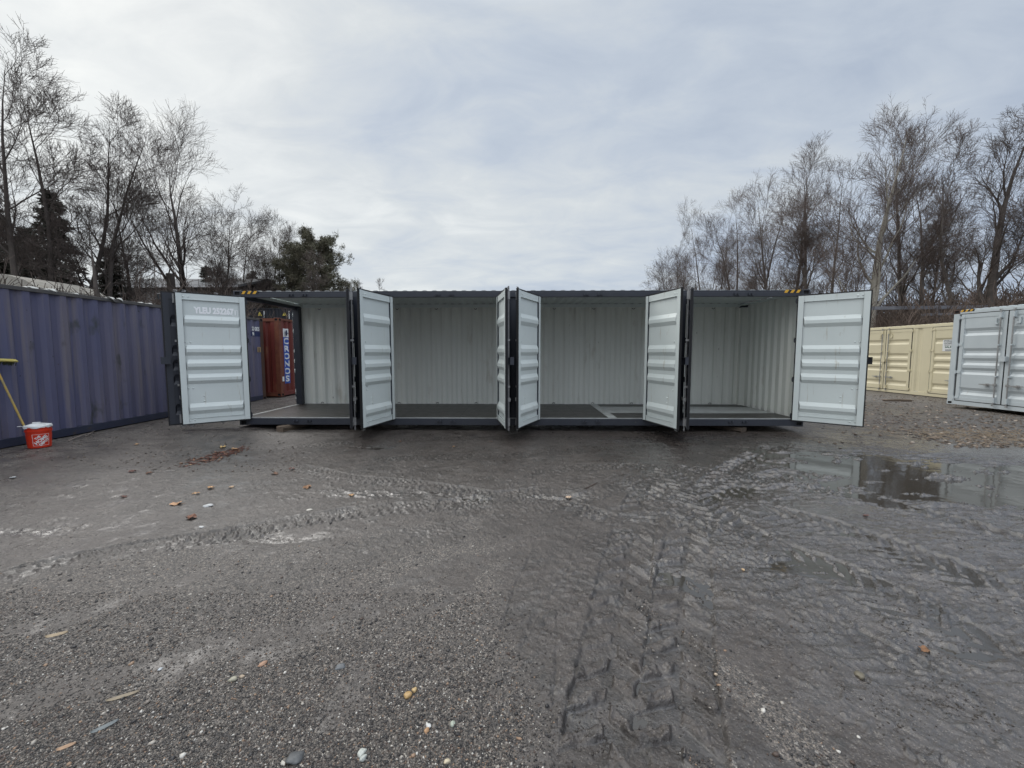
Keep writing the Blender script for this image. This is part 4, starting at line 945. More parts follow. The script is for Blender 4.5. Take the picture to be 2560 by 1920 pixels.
leaf(768, 1220, .12, (.26, .14, .07), 'brown leaf at the end of a dark groove, left of centre')
leaf(879, 1239, .07, TAN, 'small tan leaf above the crossing wheel tracks')
leaf(1422, 1245, .08, (.56, .42, .30), 'small pale leaf beside the central puddled track')
leaf(2310, 1627, .06, (.22, .11, .05), 'small brown leaf in the right-hand mud')
leaf(341, 1112, .08, TAN, 'single tan leaf between the bucket and the grey door')
leaf(1134, 1117, .05, TAN, 'tiny tan leaf before the second bay')
leaf(1227, 1105, .06, BRN, 'small brown leaf close to the middle door post')
leaf(1001, 1104, .06, BRN, 'small brown leaf close to the second bay door')
leaf(330, 1180, .10, RED, 'dark red leaf left of the leaf pile')
leaf(372, 1184, .08, BRN, 'dark brown leaf near the dark red one, left of the pile')
leaf(310, 1243, .08, RED, 'dark red leaf above the large curled orange leaf')
leaf(2165, 1290, .06, RED, 'reddish leaf beside the large puddle')
# leaf pile: countless wet fragments
def blobs(name, label, cat, P, S, cols, m_name, flat=.5, rough=.6, kind='stuff', lift=.2, ico=False, seed=1):
    """thousands of small angular pieces as one mesh"""
    rg_ = np.random.default_rng(seed)
    if ico:
        bm = bmesh.new(); bmesh.ops.create_icosphere(bm, subdivisions=1, radius=1); B = np.array([v.co[:] for v in bm.verts]); F = np.array([[v.index for v in f.verts] for f in bm.faces]); bm.free()
    else:
        B = np.array([(1, 0, 0), (-1, 0, 0), (0, 1, 0), (0, -1, 0), (0, 0, 1), (0, 0, -1)], float); F = np.array([(0, 2, 4), (2, 1, 4), (1, 3, 4), (3, 0, 4), (2, 0, 5), (1, 2, 5), (3, 1, 5), (0, 3, 5)])
    n_ = len(P); k = len(B)
    V = B[None] * (1 + rg_.uniform(-.32, .32, (n_, k, 1)))
    el = rg_.uniform(.7, 1.45, n_)
    V = V * np.stack([el, 1 / np.sqrt(el), np.full(n_, 1.0) * flat * rg_.uniform(.7, 1.3, n_)], -1)[:, None]
    a = rg_.uniform(0, 6.28, n_); ca, sa = np.cos(a)[:, None], np.sin(a)[:, None]; b = rg_.normal(0, .3, n_); cb, sb = np.cos(b)[:, None], np.sin(b)[:, None]
    x, y, z = V[..., 0], V[..., 1], V[..., 2]; x, z = x * cb - z * sb, x * sb + z * cb; x, y = x * ca - y * sa, x * sa + y * ca
    V = np.stack([x, y, z], -1) * S[:, None, None]; V += P[:, None]; V[..., 2] += (S * flat * lift)[:, None]
    T_ = (F[None] + (np.arange(n_) * k)[:, None, None]).reshape(-1, 3)
    me = np_mesh(name, V.reshape(-1, 3), None, T_, ico)
    m = bpy.data.materials.new(m_name); m.use_nodes = True; q = m.node_tree; pr = q.nodes['Principled BSDF']; geo = q.nodes.new('ShaderNodeNewGeometry'); cr_ = q.nodes.new('ShaderNodeValToRGB')
    q.links.new(geo.outputs['Random Per Island'], cr_.inputs[0]); q.links.new(cr_.outputs[0], pr.inputs['Base Color']); pr.inputs['Roughness'].default_value = rough
    cr_.color_ramp.interpolation = 'CONSTANT' if len(cols) > 5 else 'LINEAR'; el_ = cr_.color_ramp.elements
    el_[0].position, el_[0].color = cols[0][0], (*cols[0][1], 1); el_[1].position, el_[1].color = cols[-1][0], (*cols[-1][1], 1)
    for po, c in cols[1:-1]: e = el_.new(po); e.color = (*c, 1)
    me.materials.append(m); o = bpy.data.objects.new(name, me); C.objects.link(o); tag(o, label, cat, kind=kind); return o
rg0 = np.random.default_rng(5)
def scatter(n_, pxr, pyr, accept, smin, smax, power=2.0):
    """random ground points under an image region, accepted by accept(x, y, mud)"""
    px = rg0.uniform(*pxr, n_); py = rg0.uniform(*pyr, n_); a = (px - 1280) / FPX; b = -(py - 960) / FPX
    dy, dz = math.cos(PIT) + b * math.sin(PIT), -math.sin(PIT) + b * math.cos(PIT); t_ = -CH / dz; x = a * t_; y = dy * t_
    h, mud, wet = ground(x, y); k = rg0.random(n_) < accept(x, y, mud); x, y, h = x[k], y[k], h[k]
    s_ = smin + (smax - smin) * rg0.random(len(x)) ** power
    return np.stack([x, y, h], -1), s_
PEB = [(0, (.020, .019, .020)), (.18, (.036, .034, .034)), (.34, (.060, .055, .052)), (.48, (.090, .080, .072)), (.60, (.075, .052, .042)), (.68, (.13, .115, .10)), (.86, (.20, .175, .15)), (.91, (.27, .18, .12)), (.94, (.36, .33, .29)), (.975, (.52, .50, .46)), (1, (.60, .60, .58))]
P1, S1 = scatter(105000, (-200, 1800), (1480, 1990), lambda x, y, m: np.clip(1.15 - m * 1.35, 0, 1), .0020, .0066, 2.0)
P2, S2 = scatter(26000, (-200, 2760), (1180, 1990), lambda x, y, m: np.clip(1.1 - m * 1.2, 0, 1), .003, .009, 3)
blobs('loose_gravel', 'dark loose gravel with scattered pale and tan pebbles', 'gravel', np.concatenate([P1, P2]), np.concatenate([S1, S2]), PEB, 'pebbles', .65, .5, seed=2, lift=.15)
P3, S3 = scatter(1500, (-200, 2300), (1300, 1990), lambda x, y, m: np.clip(1 - m, 0.01, 1), .007, .015, 3)
blobs('coarse_pebbles', 'coarser pebbles strewn through the gravel', 'pebbles', P3, S3, PEB, 'coarse_pebbles', .6, .5, ico=True, seed=3)
P4, S4 = scatter(30000, (600, 2760), (1090, 1990), lambda x, y, m: m * np.clip(.05 + 1.5 * fbm(x, y, 3.0, 3, 91), 0, 1), .002, .008, 3)
blobs('mud_crumbs', 'dark crumbs of churned mud over the wet ground', 'mud crumbs', P4, S4, [(0, (.025, .021, .018)), (1, (.065, .055, .048))], 'mud_crumbs', .6, .5, seed=4, lift=.2)
# leaf pile
q0, q1 = on(485, 1157), on(600, 1122); tq = rg0.random(420); off_ = rg0.normal(0, .11, (420, 2))
PP = np.stack([q0.x + (q1.x - q0.x) * tq + off_[:, 0], q0.y + (q1.y - q0.y) * tq + off_[:, 1] * 1.2], -1); PP = np.column_stack([PP, ground(PP[:, 0], PP[:, 1])[0] + .004])
blobs('leaf_litter', 'small pile of wet reddish brown leaves on the left of the yard', 'leaf litter', PP, rg0.uniform(.008, .028, 420), [(0, (.05, .02, .014)), (.5, (.13, .045, .03)), (.85, (.20, .085, .05)), (1, (.42, .26, .15))], 'leaf_litter', .16, .6, seed=6, lift=.5)
# chips and rubble by the right-hand containers
P5, S5 = scatter(9000, (2040, 2760), (985, 1120), lambda x, y, m: np.where((x > 8) & (y > 6.5), .8, .05), .008, .05, 3)
blobs('rubble', 'brown chips and small rubble in front of the cream and pale grey containers', 'rubble', P5, S5, [(0, (.05, .04, .032)), (.5, (.10, .075, .055)), (.85, (.20, .15, .11)), (1, (.42, .36, .30))], 'rubble', .4, .75, seed=7)
P6, S6 = scatter(2500, (-100, 760), (1060, 1180), lambda x, y, m: .5 + 0 * x, .006, .024, 3)
blobs('wood_crumbs', 'brown crumbs scattered near the blue container', 'crumbs', P6, S6, [(0, (.04, .034, .03)), (.6, (.09, .07, .055)), (.93, (.15, .12, .10)), (1, (.36, .30, .24))], 'wood_crumbs', .5, .75, seed=8)
# tan straw
c0 = on(2450, 1090); n_ = 600; pos = rg0.normal(0, 1, (n_, 2)) * (1.0, .45); g = MB()
for x, y in pos:
    X_, Y_ = c0.x + x, c0.y + y; a = rg0.uniform(0, 3.14); L2 = rg0.uniform(.03, .11); z = gz(X_, Y_) if False else base_height(np.array([X_]), np.array([Y_]))[0]
    g.tube((X_ - L2 * math.cos(a), Y_ - L2 * math.sin(a), z + .012), (X_ + L2 * math.cos(a), Y_ + L2 * math.sin(a), z + rg0.uniform(.015, .04)), .0035, .0025, 3, cap=False)
tag(g.build('straw', mat('straw', (.30, .235, .16), .8, var=(.18, .14, .10), vscale=4)), 'patch of tan straw on the ground before the pale grey container', 'straw', kind='stuff')

# ------------------------------------------------------------------ trees
def zat(py, Y, px=1280):
    b = -(py - 960) / FPX; return CH + (-math.sin(PIT) + b * math.cos(PIT)) * Y / (math.cos(PIT) + b * math.sin(PIT))
def xat(px, py, Y):
    b = -(py - 960) / FPX; return (px - 1280) / FPX * Y / (math.cos(PIT) + b * math.sin(PIT))
def tubes(name, seg, m, parent, sides=3):
    S_ = np.array(seg, float)           # x0 y0 z0 x1 y1 z1 r0 r1
    p0, p1, r0, r1 = S_[:, :3], S_[:, 3:6], S_[:, 6], S_[:, 7]; d = p1 - p0; d /= np.linalg.norm(d, axis=1)[:, None] + 1e-9
    ref = np.where(np.abs(d[:, 2:3]) > .9, [[1., 0, 0]], [[0, 0, 1.]]); a = np.cross(d, ref); a /= np.linalg.norm(a, axis=1)[:, None]; b = np.cross(d, a)
    t_ = 2 * np.pi * np.arange(sides) / sides; ring = a[:, None] * np.cos(t_)[None, :, None] + b[:, None] * np.sin(t_)[None, :, None]
    V = np.concatenate([p0[:, None] + ring * r0[:, None, None], p1[:, None] + ring * r1[:, None, None]], 1).reshape(-1, 3)
    i = np.arange(sides); j = (i + 1) % sides; Q = np.stack([i, j, j + sides, i + sides], -1)
    Q = (Q[None] + (np.arange(len(S_)) * 2 * sides)[:, None, None]).reshape(-1, 4)
    me = np_mesh(name, V, Q, None, sides > 4); me.materials.append(m); o = bpy.data.objects.new(name, me); C.objects.link(o)
    if parent: o.parent = parent
    return o
M_bark = mat('grey_brown_bark', (.15, .13, .115), .85, var=(.09, .078, .068), vscale=3, stretch=(1, 1, .3), bump=.01, bscale=8)
M_twig = mat('brown_twigs', (.16, .13, .11), .85, var=(.11, .09, .078), vscale=1)
M_bark2 = mat('pale_sycamore_bark', (.36, .34, .29), .8, var=(.20, .18, .15), vscale=1.2, stretch=(1, 1, .5), bump=.006, bscale=8)
M_twig2 = mat('red_brown_twigs', (.15, .115, .10), .85, var=(.11, .085, .074), vscale=1)
M_barkL = mat('dark_wet_bark', (.085, .070, .060), .85, var=(.055, .046, .040), vscale=3, bump=.01, bscale=8)
M_twigL = mat('dark_twigs', (.105, .082, .072), .85, var=(.075, .060, .052), vscale=1)

def bare_tree(name, label, base, top, width, seed, mb_=M_bark, mt=M_twig, r=None, fork=.28, limbs=13, group=None, up=.35, dense=1.0, stems=1, cat='tree', tw=.0082):
    rn = random.Random(seed); big = []; small = []
    base = Vector(base); hh = (Vector(top) - base).length; top = base.lerp(Vector(top), max(.62, 1 - .40 * width / hh)); H_ = (top - base).length; r = r or H_ * .0125
    ax = (top - base).normalized()
    def wig(d, a): return (d + Vector((rn.gauss(0, a), rn.gauss(0, a), rn.gauss(0, a)))).normalized()
    def branch(p, d, L__, rad, lv):
        nseg = (9, 8, 5, 4, 3)[lv]; kids = []
        sl = L__ / nseg; r0 = rad; pts = [p]
        for i in range(nseg):
            r1 = max(rad * (1 - (i + 1) / nseg * (.97 if lv == 0 else .86 if lv == 1 else .7)), tw * .55)
            d = wig(d, (.06, .11, .12, .12, .14)[lv]); d = (d + Vector((0, 0, 1)) * up * (.10, .22, .16, .10, .05)[lv]).normalized()
            q = p + d * sl
            (big if lv < 2 else small).append((*p, *q, r0, r1)); 
            tt = (i + 1) / nseg
            kids.append((q.copy(), d.copy(), r1, tt)); p = q; r0 = r1
        if lv == 4: return
        nk = (0, 9, 6.3, 5)[lv] if lv else limbs / stems ** .6
        if lv: nk *= max(.45, min(1.35, L__ / (width * (0, .85, .42, .22)[lv])))
        nk = int(nk * dense + rn.random())
        for k in range(nk):
            tt = (fork + (1 - fork) * ((k + rn.random()) / nk) ** 1.0 * .97) if lv == 0 else (.26 + .74 * (k + rn.random()) / nk)
            i = min(len(kids) - 1, int(tt * nseg)); q, dd, rr, _ = kids[i]
            q0 = pts[0] if i == 0 else kids[i - 1][0]; q = q0.lerp(q, min(1, max(0, tt * nseg - i)))
            perp = dd.orthogonal().normalized(); perp.rotate(Matrix.Rotation(rn.random() * 6.283, 3, dd))
            ang = R(rn.uniform(24, 52)) if lv == 0 else R(rn.uniform(20, 48))
            nd = (dd * math.cos(ang) + perp * math.sin(ang)).normalized()
            if lv == 0: cl = width * rn.uniform(.8, 1.15) * (1.12 - .42 * ((tt - fork) / (1 - fork)))
            else: cl = L__ * (rn.uniform(.42, .66) if lv == 1 else rn.uniform(.5, .8)) * (1.15 - .5 * tt)
            branch(q, nd, cl, max(rr * rn.uniform(.45, .68), tw * (1.5 if lv == 0 else 1.0)), lv + 1)
    for k in range(stems):
        if stems == 1: branch(base, ax, H_, r, 0)
        else:
            a = 6.283 * k / stems + rn.random(); d0 = (ax + Vector((math.cos(a), math.sin(a), 0)) * .16).normalized()
            branch(base + Vector((math.cos(a), math.sin(a), 0)) * r, d0, H_ * rn.uniform(.86, 1.0), r * .75, 0)
    root = empty(name, base); tag(root, label, cat, group)
    mv = lambda S_: [(s[0] - base.x, s[1] - base.y, s[2] - base.z, s[3] - base.x, s[4] - base.y, s[5] - base.z, s[6], s[7]) for s in S_]
    tubes('trunk', mv(big), mb_, root, 7); tubes('crown', mv(small), mt, root, 3)
    return root
def T_(name, label, bpx, tpx, tpy, Y, wpx, seed, **k):
    X = xat(bpx, 735, Y); top_ = (xat(tpx, tpy, Y), Y, zat(tpy, Y)); w = wpx / FPX * Y
    return bare_tree(name, label, (X, Y, -.1), top_, w, seed, **k)
GL, GR = 'bare trees behind the blue container', 'bare trees along the right side of the yard'
KL = dict(mb_=M_barkL, mt=M_twigL, group=GL)
T_('bare_tree', 'tall bare tree at the far left edge with its crown cut by the frame', 20, 5, 95, 21, 150, 1, **KL)
T_('bare_tree', 'tall dense bare tree second from the left edge', 92, 80, 165, 22.5, 140, 2, **KL)
T_('bare_tree', 'bare tree rising right behind the dark spruce', 188, 150, 225, 23.5, 120, 3, **KL)
T_('bare_tree', 'bare tree with long limbs reaching right, beside the dark spruce', 236, 262, 255, 24, 130, 4, **KL)
T_('bare_tree', 'low gnarled bare tree with thick pollarded limbs', 272, 300, 560, 21.5, 90, 5, fork=.25, limbs=5, dense=.55, r=.28, **KL)
T_('bare_tree', 'broad rounded bare tree standing alone behind the open grey door', 464, 445, 355, 31, 185, 6, fork=.30, limbs=13, r=.36, **KL)
T_('bare_tree', 'bare tree leaning right behind the grey house roof', 520, 612, 490, 34, 110, 7, fork=.3, **KL)
T_('bare_tree', 'thin bare tree left of the round pine', 640, 640, 545, 40, 80, 8, **KL)
T_('bare_tree', 'slim bare tree whose top shows above the round pine', 715, 722, 552, 46, 70, 9, up=.7, **KL)
T_('bare_tree', 'small slender bare tree between the broad tree and the house', 575, 560, 600, 37, 60, 10, **KL)
T_('bare_tree', 'bare bush top right of the round pine, above the container roof', 925, 925, 700, 52, 40, 11, fork=.2, stems=3, up=.8, **KL)
T_('bare_tree', 'fine bare tree right of the broad rounded one', 590, 585, 530, 39, 95, 51, fork=.2, **KL)
T_('bare_tree', 'fine bare tree touching the left side of the pine', 700, 690, 560, 44, 85, 52, fork=.2, up=.5, **KL)
T_('bare_tree', 'bare tree between the long-limbed tree and the broad rounded one', 345, 350, 420, 30, 90, 53, fork=.22, **KL)
T_('bare_tree', 'short bare sapling before the spruces', 330, 345, 620, 26, 60, 12, fork=.3, dense=.8, **KL)
T_('bare_tree', 'bare tree in front of the round pine', 765, 770, 625, 37, 60, 13, fork=.2, stems=2, mb_=M_bark, mt=M_twig, group=GL)
KR = dict(mb_=M_bark, mt=M_twig2, group=GR)
T_('bare_tree', 'farthest small bare tree at the left end of the right-hand row', 1690, 1660, 610, 60, 80, 21, up=.5, fork=.12, stems=3, **KR)
T_('bare_tree', 'second bare tree from the left end of the right-hand row', 1735, 1728, 560, 57, 85, 22, up=.6, fork=.12, stems=2, **KR)
T_('bare_tree', 'third bare tree from the left end of the right-hand row', 1792, 1797, 500, 52, 90, 23, up=.6, fork=.12, stems=2, **KR)
T_('bare_tree', 'bare tree leaning left, fourth in the right-hand row', 1895, 1850, 470, 44, 105, 24, fork=.2, **KR)
T_('bare_tree', 'bare tree in the middle of the right-hand row with a straight trunk', 1958, 1915, 425, 40, 110, 25, fork=.25, **KR)
T_('bare_tree', 'thin bare tree close behind the straight one', 1985, 2000, 385, 38, 95, 26, up=.6, **KR)
T_('bare_tree', 'bare tree leaning right over the last open bay', 2012, 2105, 350, 36, 110, 27, up=.55, fork=.22, **KR)
T_('bare_tree', 'big pale-barked tree leaning right behind the right-hand door, with spreading limbs', 2172, 2290, 215, 27, 165, 28, mb_=M_bark2, mt=M_twig2, fork=.12, limbs=16, up=.5, group=GR, r=.30)
T_('bare_tree', 'bare tree just right of the big pale-barked one', 2265, 2320, 310, 29, 120, 29, up=.6, **KR)
T_('bare_tree', 'slender bare tree between the pale-barked and the dark ivy one', 2396, 2430, 330, 26, 110, 30, up=.5, **KR)
T_('bare_tree', 'dark-trunked bare tree rising above the pale grey container', 2468, 2530, 200, 23, 140, 31, mb_=M_barkL, mt=M_twigL, up=.5, r=.30, fork=.22, group=GR)
T_('bare_tree', 'bare tree at the far right edge, cut by the frame', 2590, 2640, 215, 22, 130, 32, mb_=M_barkL, mt=M_twig2, up=.4, group=GR)
T_('bare_tree', 'bare tree in the dip between the one leaning right and the big pale-barked one', 2080, 2075, 420, 34, 110, 41, up=.5, fork=.18, **KR)
T_('bare_tree', 'slim bare tree overlapping the third and fourth of the right-hand row', 1830, 1825, 505, 50, 80, 43, up=.5, fork=.15, **KR)
T_('bare_tree', 'lowest bare tree of the right-hand row, over the third bay door', 1650, 1640, 655, 62, 60, 44, up=.5, fork=.1, stems=2, **KR)
T_('bare_tree', 'bare tree between the pale-barked and the slender one, leaning right', 2310, 2370, 330, 30, 120, 45, up=.5, fork=.2, **KR)
T_('bare_tree', 'bare tree filling the gap before the tree that leans right', 1850, 1845, 520, 48, 90, 34, up=.6, fork=.15, **KR)
T_('bare_tree', 'thin reddish bare tree behind the cream container', 2330, 2345, 470, 33, 80, 33, up=.6, **KR)
g = MB(); Xs = xat(428, 735, 30); g.path([(0, 0, 0), (.04, 0, 4), (.02, 0, zat(684, 30))], [.32, .27, .25], 12); o = g.build('cut_trunk', M_barkL); o.location = (Xs, 30, 0)
tag(o, 'cut-off tree trunk standing before the grey house roof', 'tree trunk')

# thickets: vectorised copies of small bushes
def thicket(name, label, spots, hs, m, seed, r=.012):
    protos = []
    for s_ in range(7):
        rn = random.Random(seed * 100 + s_); S_ = []
        def go_(p, d, L__, rad, lv):
            for i in range(3):
                d = (d + Vector((rn.gauss(0, .22), rn.gauss(0, .22), rn.gauss(0, .14) + .06))).normalized(); q = p + d * L__ / 3; S_.append((*p, *q, rad, rad * .8)); p = q; rad *= .8
                if lv < 3:
                    for _ in range(2 if lv else 3):
                        go_(p, (d + Vector((rn.gauss(0, .6), rn.gauss(0, .6), rn.gauss(0, .3)))).normalized(), L__ * rn.uniform(.4, .65), rad * .7, lv + 1)
        for k in range(3): go_(Vector((rn.gauss(0, .3), rn.gauss(0, .3), 0)), Vector((rn.gauss(0, .3), rn.gauss(0, .3), 1)).normalized(), .62, .020, 1)
        protos.append(np.array(S_))
    allS = []; rg_ = np.random.default_rng(seed)
    for (x, y), h in zip(spots, hs):
        P_ = protos[rg_.integers(7)].copy(); a = rg_.uniform(0, 6.28); c, s_ = math.cos(a), math.sin(a)
        for o_ in (0, 3):
            X_, Y_ = P_[:, o_].copy(), P_[:, o_ + 1].copy(); P_[:, o_] = (X_ * c - Y_ * s_) * h * .8 + x; P_[:, o_ + 1] = (X_ * s_ + Y_ * c) * h * .8 + y; P_[:, o_ + 2] *= h
        P_[:, 6:] = np.maximum(P_[:, 6:] * h * .35, r); allS.append(P_)
    o = tubes(name, np.concatenate(allS), m, None, 3); tag(o, label, 'brush', kind='stuff'); return o
rg1 = np.random.default_rng(9)
n_ = 420; Yb = rg1.uniform(17, 40, n_); Xb = rg1.uniform(.78, 1.45, n_) * Yb + 2; k = Xb > 20; 
thicket('brush_thicket', 'tangled reddish brown winter brush behind the cream and pale grey containers', list(zip(Xb[k], Yb[k])), np.clip(rg1.normal(.17, .035, k.sum()) * np.hypot(Xb, Yb)[k] * .68, 2.5, 6.3), mat('brush_twigs', (.135, .098, .078), .9, var=(.085, .064, .052), vscale=.5), 1, .012)
n_ = 130; Yb = rg1.uniform(38, 62, n_); Xb = rg1.uniform(.36, .80, n_) * Yb
thicket('brush_thicket', 'low far brush under the right-hand tree row', list(zip(Xb, Yb)), rg1.uniform(5.5, 8.5, n_), mat('far_brush', (.12, .09, .075), .9), 2, .02)
n_ = 170; Yb = rg1.uniform(17, 36, n_); Xb = -rg1.uniform(.62, 1.5, n_) * Yb
thicket('brush_thicket', 'dark tangled undergrowth behind the blue container', list(zip(Xb, Yb)), rg1.uniform(3.5, 6.0, n_), mat('dark_brush', (.075, .056, .046), .9), 3, .012)
n_ = 60; Yb = rg1.uniform(27, 33, n_); Xb = -rg1.uniform(.78, .93, n_) * Yb
thicket('brush_thicket', 'reddish bramble in front of the grey house', list(zip(Xb, Yb)), rg1.uniform(3.5, 5.5, n_), mat('red_bramble', (.16, .06, .045), .9), 4, .012)
n_ = 60; Yb = rg1.uniform(38, 48, n_); Xb = -rg1.uniform(.40, .76, n_) * Yb
thicket('brush_thicket', 'brown brush seen through the open container end and below the pine', list(zip(Xb, Yb)), rg1.uniform(6.5, 8.5, n_), mat('mid_brush', (.10, .08, .06), .9), 5, .02)

# conifers
def needles(name, P_, D_, L_s, Wd, m, parent):
    n_ = len(P_); rg_ = np.random.default_rng(len(P_)); D_ = D_ / np.linalg.norm(D_, axis=1)[:, None]; up_ = rg_.normal(0, 1, (n_, 3)); S_ = np.cross(D_, up_); S_ /= np.linalg.norm(S_, axis=1)[:, None]
    a = P_ - S_ * Wd[:, None] * .5; b = P_ + S_ * Wd[:, None] * .5; c = P_ + D_ * L_s[:, None]
    me = np_mesh(name, np.stack([a, b, c], 1).reshape(-1, 3), None, np.arange(n_ * 3).reshape(-1, 3)); me.materials.append(m); o = bpy.data.objects.new(name, me); C.objects.link(o); o.parent = parent; return o
M_spr = mat('dark_spruce_needles', (.028, .034, .024), .8, var=(.050, .046, .032), vscale=.8); M_pine = mat('pine_needles', (.095, .10, .06), .8, var=(.15, .13, .09), vscale=.7)
def spruce(label, px, topy, hwpx, Y, seed, group='dark spruces behind the blue container'):
    rg_ = np.random.default_rng(seed); X = xat(px, 735, Y); Ht = zat(topy, Y); hw = hwpx / FPX * Y; root = empty('spruce', (X, Y, 0)); tag(root, label, 'spruce', group)
    tubes('trunk', [(0, 0, 0, 0, 0, Ht * .5, .22, .13), (0, 0, Ht * .5, 0, 0, Ht, .13, .02)], M_barkL, root, 8)
    PP = []; DD = []; br_ = []
    nl = int(Ht * 4.5)
    for i in range(nl):
        z = Ht * (.06 + .93 * i / nl); rad = hw * (1 - (z / Ht)) ** .75 * 1.0 + .15
        for k in range(rg_.integers(5, 8)):
            a = rg_.uniform(0, 6.28); L__ = rad * rg_.uniform(.6, 1.12); d = np.array([math.cos(a), math.sin(a), rg_.uniform(-.35, .02)]); tip_ = d * L__
            br_.append((0, 0, z, *(np.array([0, 0, z]) + tip_), .03, .008)); m_ = int(26 + L__ * 34); t_ = rg_.random(m_) ** .7
            p_ = np.array([0, 0, z]) + tip_ * t_[:, None] + rg_.normal(0, 1, (m_, 3)) * (.10 + .10 * L__) * (1.15 - t_)[:, None] * (1, 1, .5)
            PP.append(p_); DD.append(d + rg_.normal(0, .6, (m_, 3)) + (0, 0, -.25))
    tubes('branches', br_, M_barkL, root, 3); P_ = np.concatenate(PP); D_ = np.concatenate(DD); needles('foliage', P_, D_, rg_.uniform(.14, .34, len(P_)), rg_.uniform(.05, .11, len(P_)), M_spr, root)
spruce('largest dark spruce behind the left part of the blue container', 143, 468, 105, 26, 1)
spruce('dark spruce cut by the left edge of the frame', 10, 512, 100, 27, 2)
spruce('smaller dark spruce between the two largest ones', 75, 560, 80, 28, 5)
spruce('short dark spruce at the foot of the gnarled tree', 278, 612, 62, 27, 3)
spruce('low dark spruce left of the round pine', 632, 672, 62, 44, 4)
spruce('small dark spruce behind the broad bare tree', 520, 660, 40, 40, 6)
def pine(label, px, topy, hwpx, Y, seed):
    rg_ = np.random.default_rng(seed); X = xat(px, 735, Y); Ht = zat(topy, Y); hw = hwpx / FPX * Y; root = empty('pine', (X, Y, 0)); tag(root, label, 'pine')
    br_ = [(0, 0, 0, 0, 0, Ht * .6, .28, .16), (0, 0, Ht * .6, 0, 0, Ht * .97, .16, .04)]; PP = []; DD = []
    for i in range(190):
        z = Ht * (.22 + .76 * rg_.random()); f = z / Ht; rad = hw * math.sqrt(max(.02, 1 - max(0, (f - .45) / .58) ** 2)) * rg_.uniform(.45, 1.12); a = rg_.uniform(0, 6.28)
        el = rg_.uniform(-.05, .35); tip_ = np.array([math.cos(a) * rad, math.sin(a) * rad, rad * el]); s0 = np.array([0, 0, z - rad * .25]); br_.append((*s0, *(s0 + tip_), .05, .012))
        for k in range(8):
            t_ = rg_.uniform(.5, 1.08); c = s0 + tip_ * t_ + rg_.normal(0, .22, 3); m_ = 60
            dd = rg_.normal(0, 1, (m_, 3)) + (0, 0, .45) + tip_ / rad * .6; PP.append(c + rg_.normal(0, .14, (m_, 3))); DD.append(dd)
    tubes('trunk', br_, M_bark, root, 5); P_ = np.concatenate(PP); needles('foliage', P_, np.concatenate(DD), rg_.uniform(.16, .34, len(P_)), rg_.uniform(.035, .07, len(P_)), M_pine, root)
pine('round-topped olive green pine above the left bay of the container', 785, 578, 108, 42, 1)

# ------------------------------------------------------------------ house, shed, steel frame
M_side = mat('grey_siding', (.26, .25, .24), .8, var=(.21, .20, .19), vscale=2); M_shing = mat('grey_shingles', (.15, .155, .16), .9, var=(.11, .115, .12), vscale=9, bump=.01, bscale=12); M_trim = mat('white_trim', (.6, .6, .6), .6); M_glass = mat('dark_glass', (.02, .025, .03), .1)
Yh = 38; xh0, xh1 = xat(262, 720, Yh), xat(590, 720, Yh); ze, zr = zat(719, Yh), zat(702, Yh + 4.5)
house = empty('grey_house', (xh0, Yh, 0)); tag(house, 'grey sided house with a long low shingle roof behind the broad bare tree', 'house'); Lh = xh1 - xh0
g = MB(); g.box(0, Lh, 0, 9, 0, ze, 0)
k = 0
while .3 + k * .2 < ze - .1: g.box(0, Lh, -.022, 0, .3 + k * .2, .3 + k * .2 + .17); k += 1
g.build('wall', M_side, house)
g = MB(); g.add([(-.5, -.5, ze - .02), (Lh + .5, -.5, ze - .02), (Lh + .5, 4.5, zr), (-.5, 4.5, zr), (-.5, 9.5, ze - .02), (Lh + .5, 9.5, ze - .02), (-.5, -.5, ze + .18), (Lh + .5, -.5, ze + .18), (Lh + .5, 4.5, zr + .2), (-.5, 4.5, zr + .2), (-.5, 9.5, ze + .18), (Lh + .5, 9.5, ze + .18)],
    [(6, 7, 8, 9), (9, 8, 11, 10), (0, 3, 2, 1), (3, 4, 5, 2), (0, 1, 7, 6), (5, 4, 10, 11), (0, 6, 9, 3), (3, 9, 10, 4), (1, 2, 8, 7), (2, 5, 11, 8)]); g.build('roof', M_shing, house)
g = MB(); g.box(-.5, Lh + .5, -.56, -.5, ze - .05, ze + .14); g.build('fascia', M_trim, house)
for xw in (1.2, 4.6, 8.3):
    g = MB(); g.box(xw, xw + 1.1, -.05, -.022, ze - 1.7, ze - .5); wf = g.build('window', M_trim, house); g = MB(); g.box(xw + .08, xw + 1.02, -.06, -.051, ze - 1.62, ze - .58); g.build('pane', M_glass, wf)
g = MB(); g.box(.1, 2.4, -1.6, -.03, ze - 1.05, ze - .95); g.build('porch_roof', M_trim, house)
Ys = 19; xs0, xs1 = xat(-120, 700, Ys), xat(97, 700, Ys); zs0, zs1 = zat(722, Ys), zat(684, Ys)
shed = empty('white_shed', (xs0, Ys, 0)); tag(shed, 'pale shed roof showing over the blue container at the left edge', 'shed'); Ls = xs1 - xs0
g = MB(); g.box(0, Ls - .15, 0, 3, 0, zs0 - .4); g.build('wall', M_trim, shed)
pf = [(0, zs1 - .0), (Ls * .62, zs1 - .03), (Ls * .86, zs1 - .28), (Ls, zs0 + .06), (Ls, zs0 - .40), (0, zs0 - .40)]; g = MB()
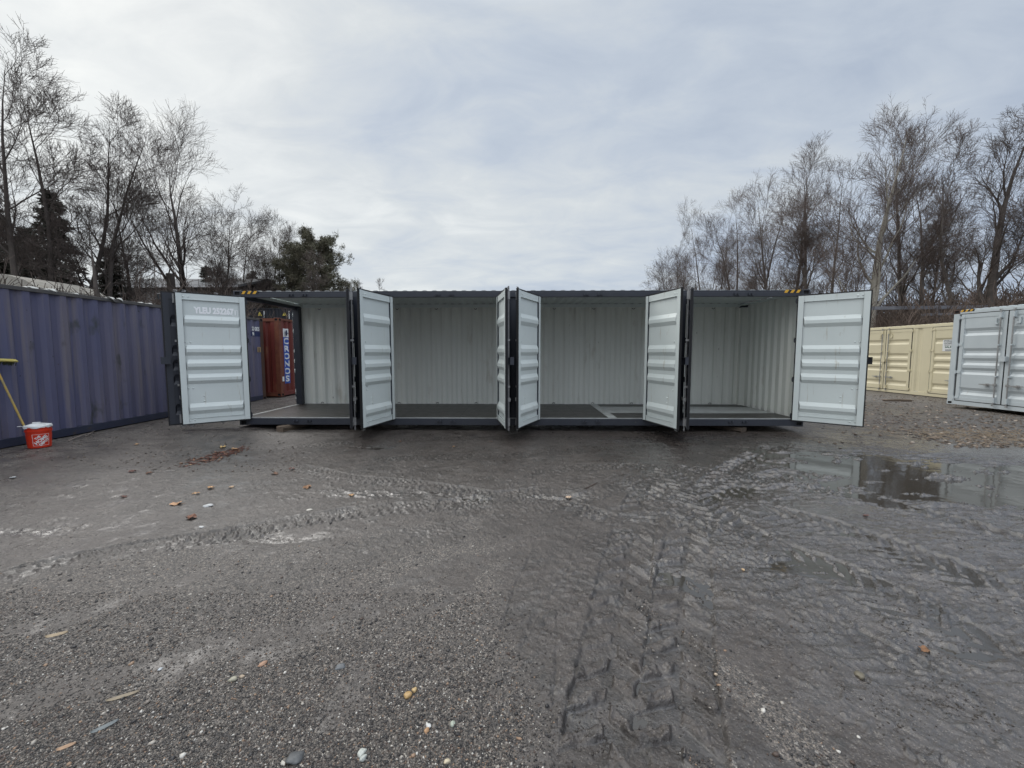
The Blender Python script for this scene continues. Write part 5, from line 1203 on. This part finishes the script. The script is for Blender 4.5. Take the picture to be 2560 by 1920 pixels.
g.add([(x, -.1, z) for x, z in pf] + [(x, 3.1, z) for x, z in pf], [tuple(range(6)), tuple(range(11, 5, -1))] + [(i, i + 6, (i + 1) % 6 + 6, (i + 1) % 6) for i in range(6)]); g.build('roof', mat('pale_roof', (.38, .36, .32), .7, var=(.26, .24, .2), vscale=3), shed)
# galvanised frame behind the cream container
Yf = 22.5; fr = empty('steel_frame', (0, 0, 0)); tag(fr, 'weathered grey steel beams on posts behind the cream container', 'steel frame'); M_fr = mat('weathered_grey_steel', (.20, .205, .225), .55, metal=.2, var=(.13, .13, .145), vscale=4)
def fb(a, b, th_, nm='beam'):
    z = (zat(a[1], Yf), zat(b[1], Yf)); x = (xat(a[0], a[1], Yf), xat(b[0], b[1], Yf)); g = MB(); d_ = th_ / FPX * Yf / 2
    g.add([(x[0], Yf, z[0] - d_), (x[1], Yf, z[1] - d_), (x[1], Yf, z[1] + d_), (x[0], Yf, z[0] + d_), (x[0], Yf + .12, z[0] - d_), (x[1], Yf + .12, z[1] - d_), (x[1], Yf + .12, z[1] + d_), (x[0], Yf + .12, z[0] + d_)], [(0, 1, 2, 3), (7, 6, 5, 4), (3, 2, 6, 7), (0, 4, 5, 1), (0, 3, 7, 4), (1, 5, 6, 2)]); g.build(nm, M_fr, fr)
fb((2120, 771), (2470, 767), 8); fb((2308, 787), (2420, 783), 6)
for px_ in (2140, 2354, 2460):
    x = xat(px_, 775, Yf); g = MB(); g.box(x - .06, x + .06, Yf + .13, Yf + .25, -.1, zat(762, Yf)); g.build('post', M_fr, fr)
g = MB(); x = xat(2340, 775, Yf); g.box(x - .05, x + .05, Yf - .08, Yf - .003, zat(786, Yf), zat(769, Yf)); g.build('clamp', M_fr, fr)
# distant tree line closes the horizon behind everything
n_ = 500; a = rg1.uniform(R(-62), R(62), n_); k = ~((a > R(-20)) & (a < R(18))); a = a[k]; rr2 = rg1.uniform(75, 110, len(a))
thicket('far_woods', 'grey brown far woodland closing the horizon', list(zip(np.sin(a) * rr2, np.cos(a) * rr2)), rg1.uniform(7, 11, len(a)), mat('far_wood', (.11, .09, .08), .9), 6, .05)
print('objects', len(bpy.data.objects), 'polys', sum(len(m.polygons) for m in bpy.data.meshes))
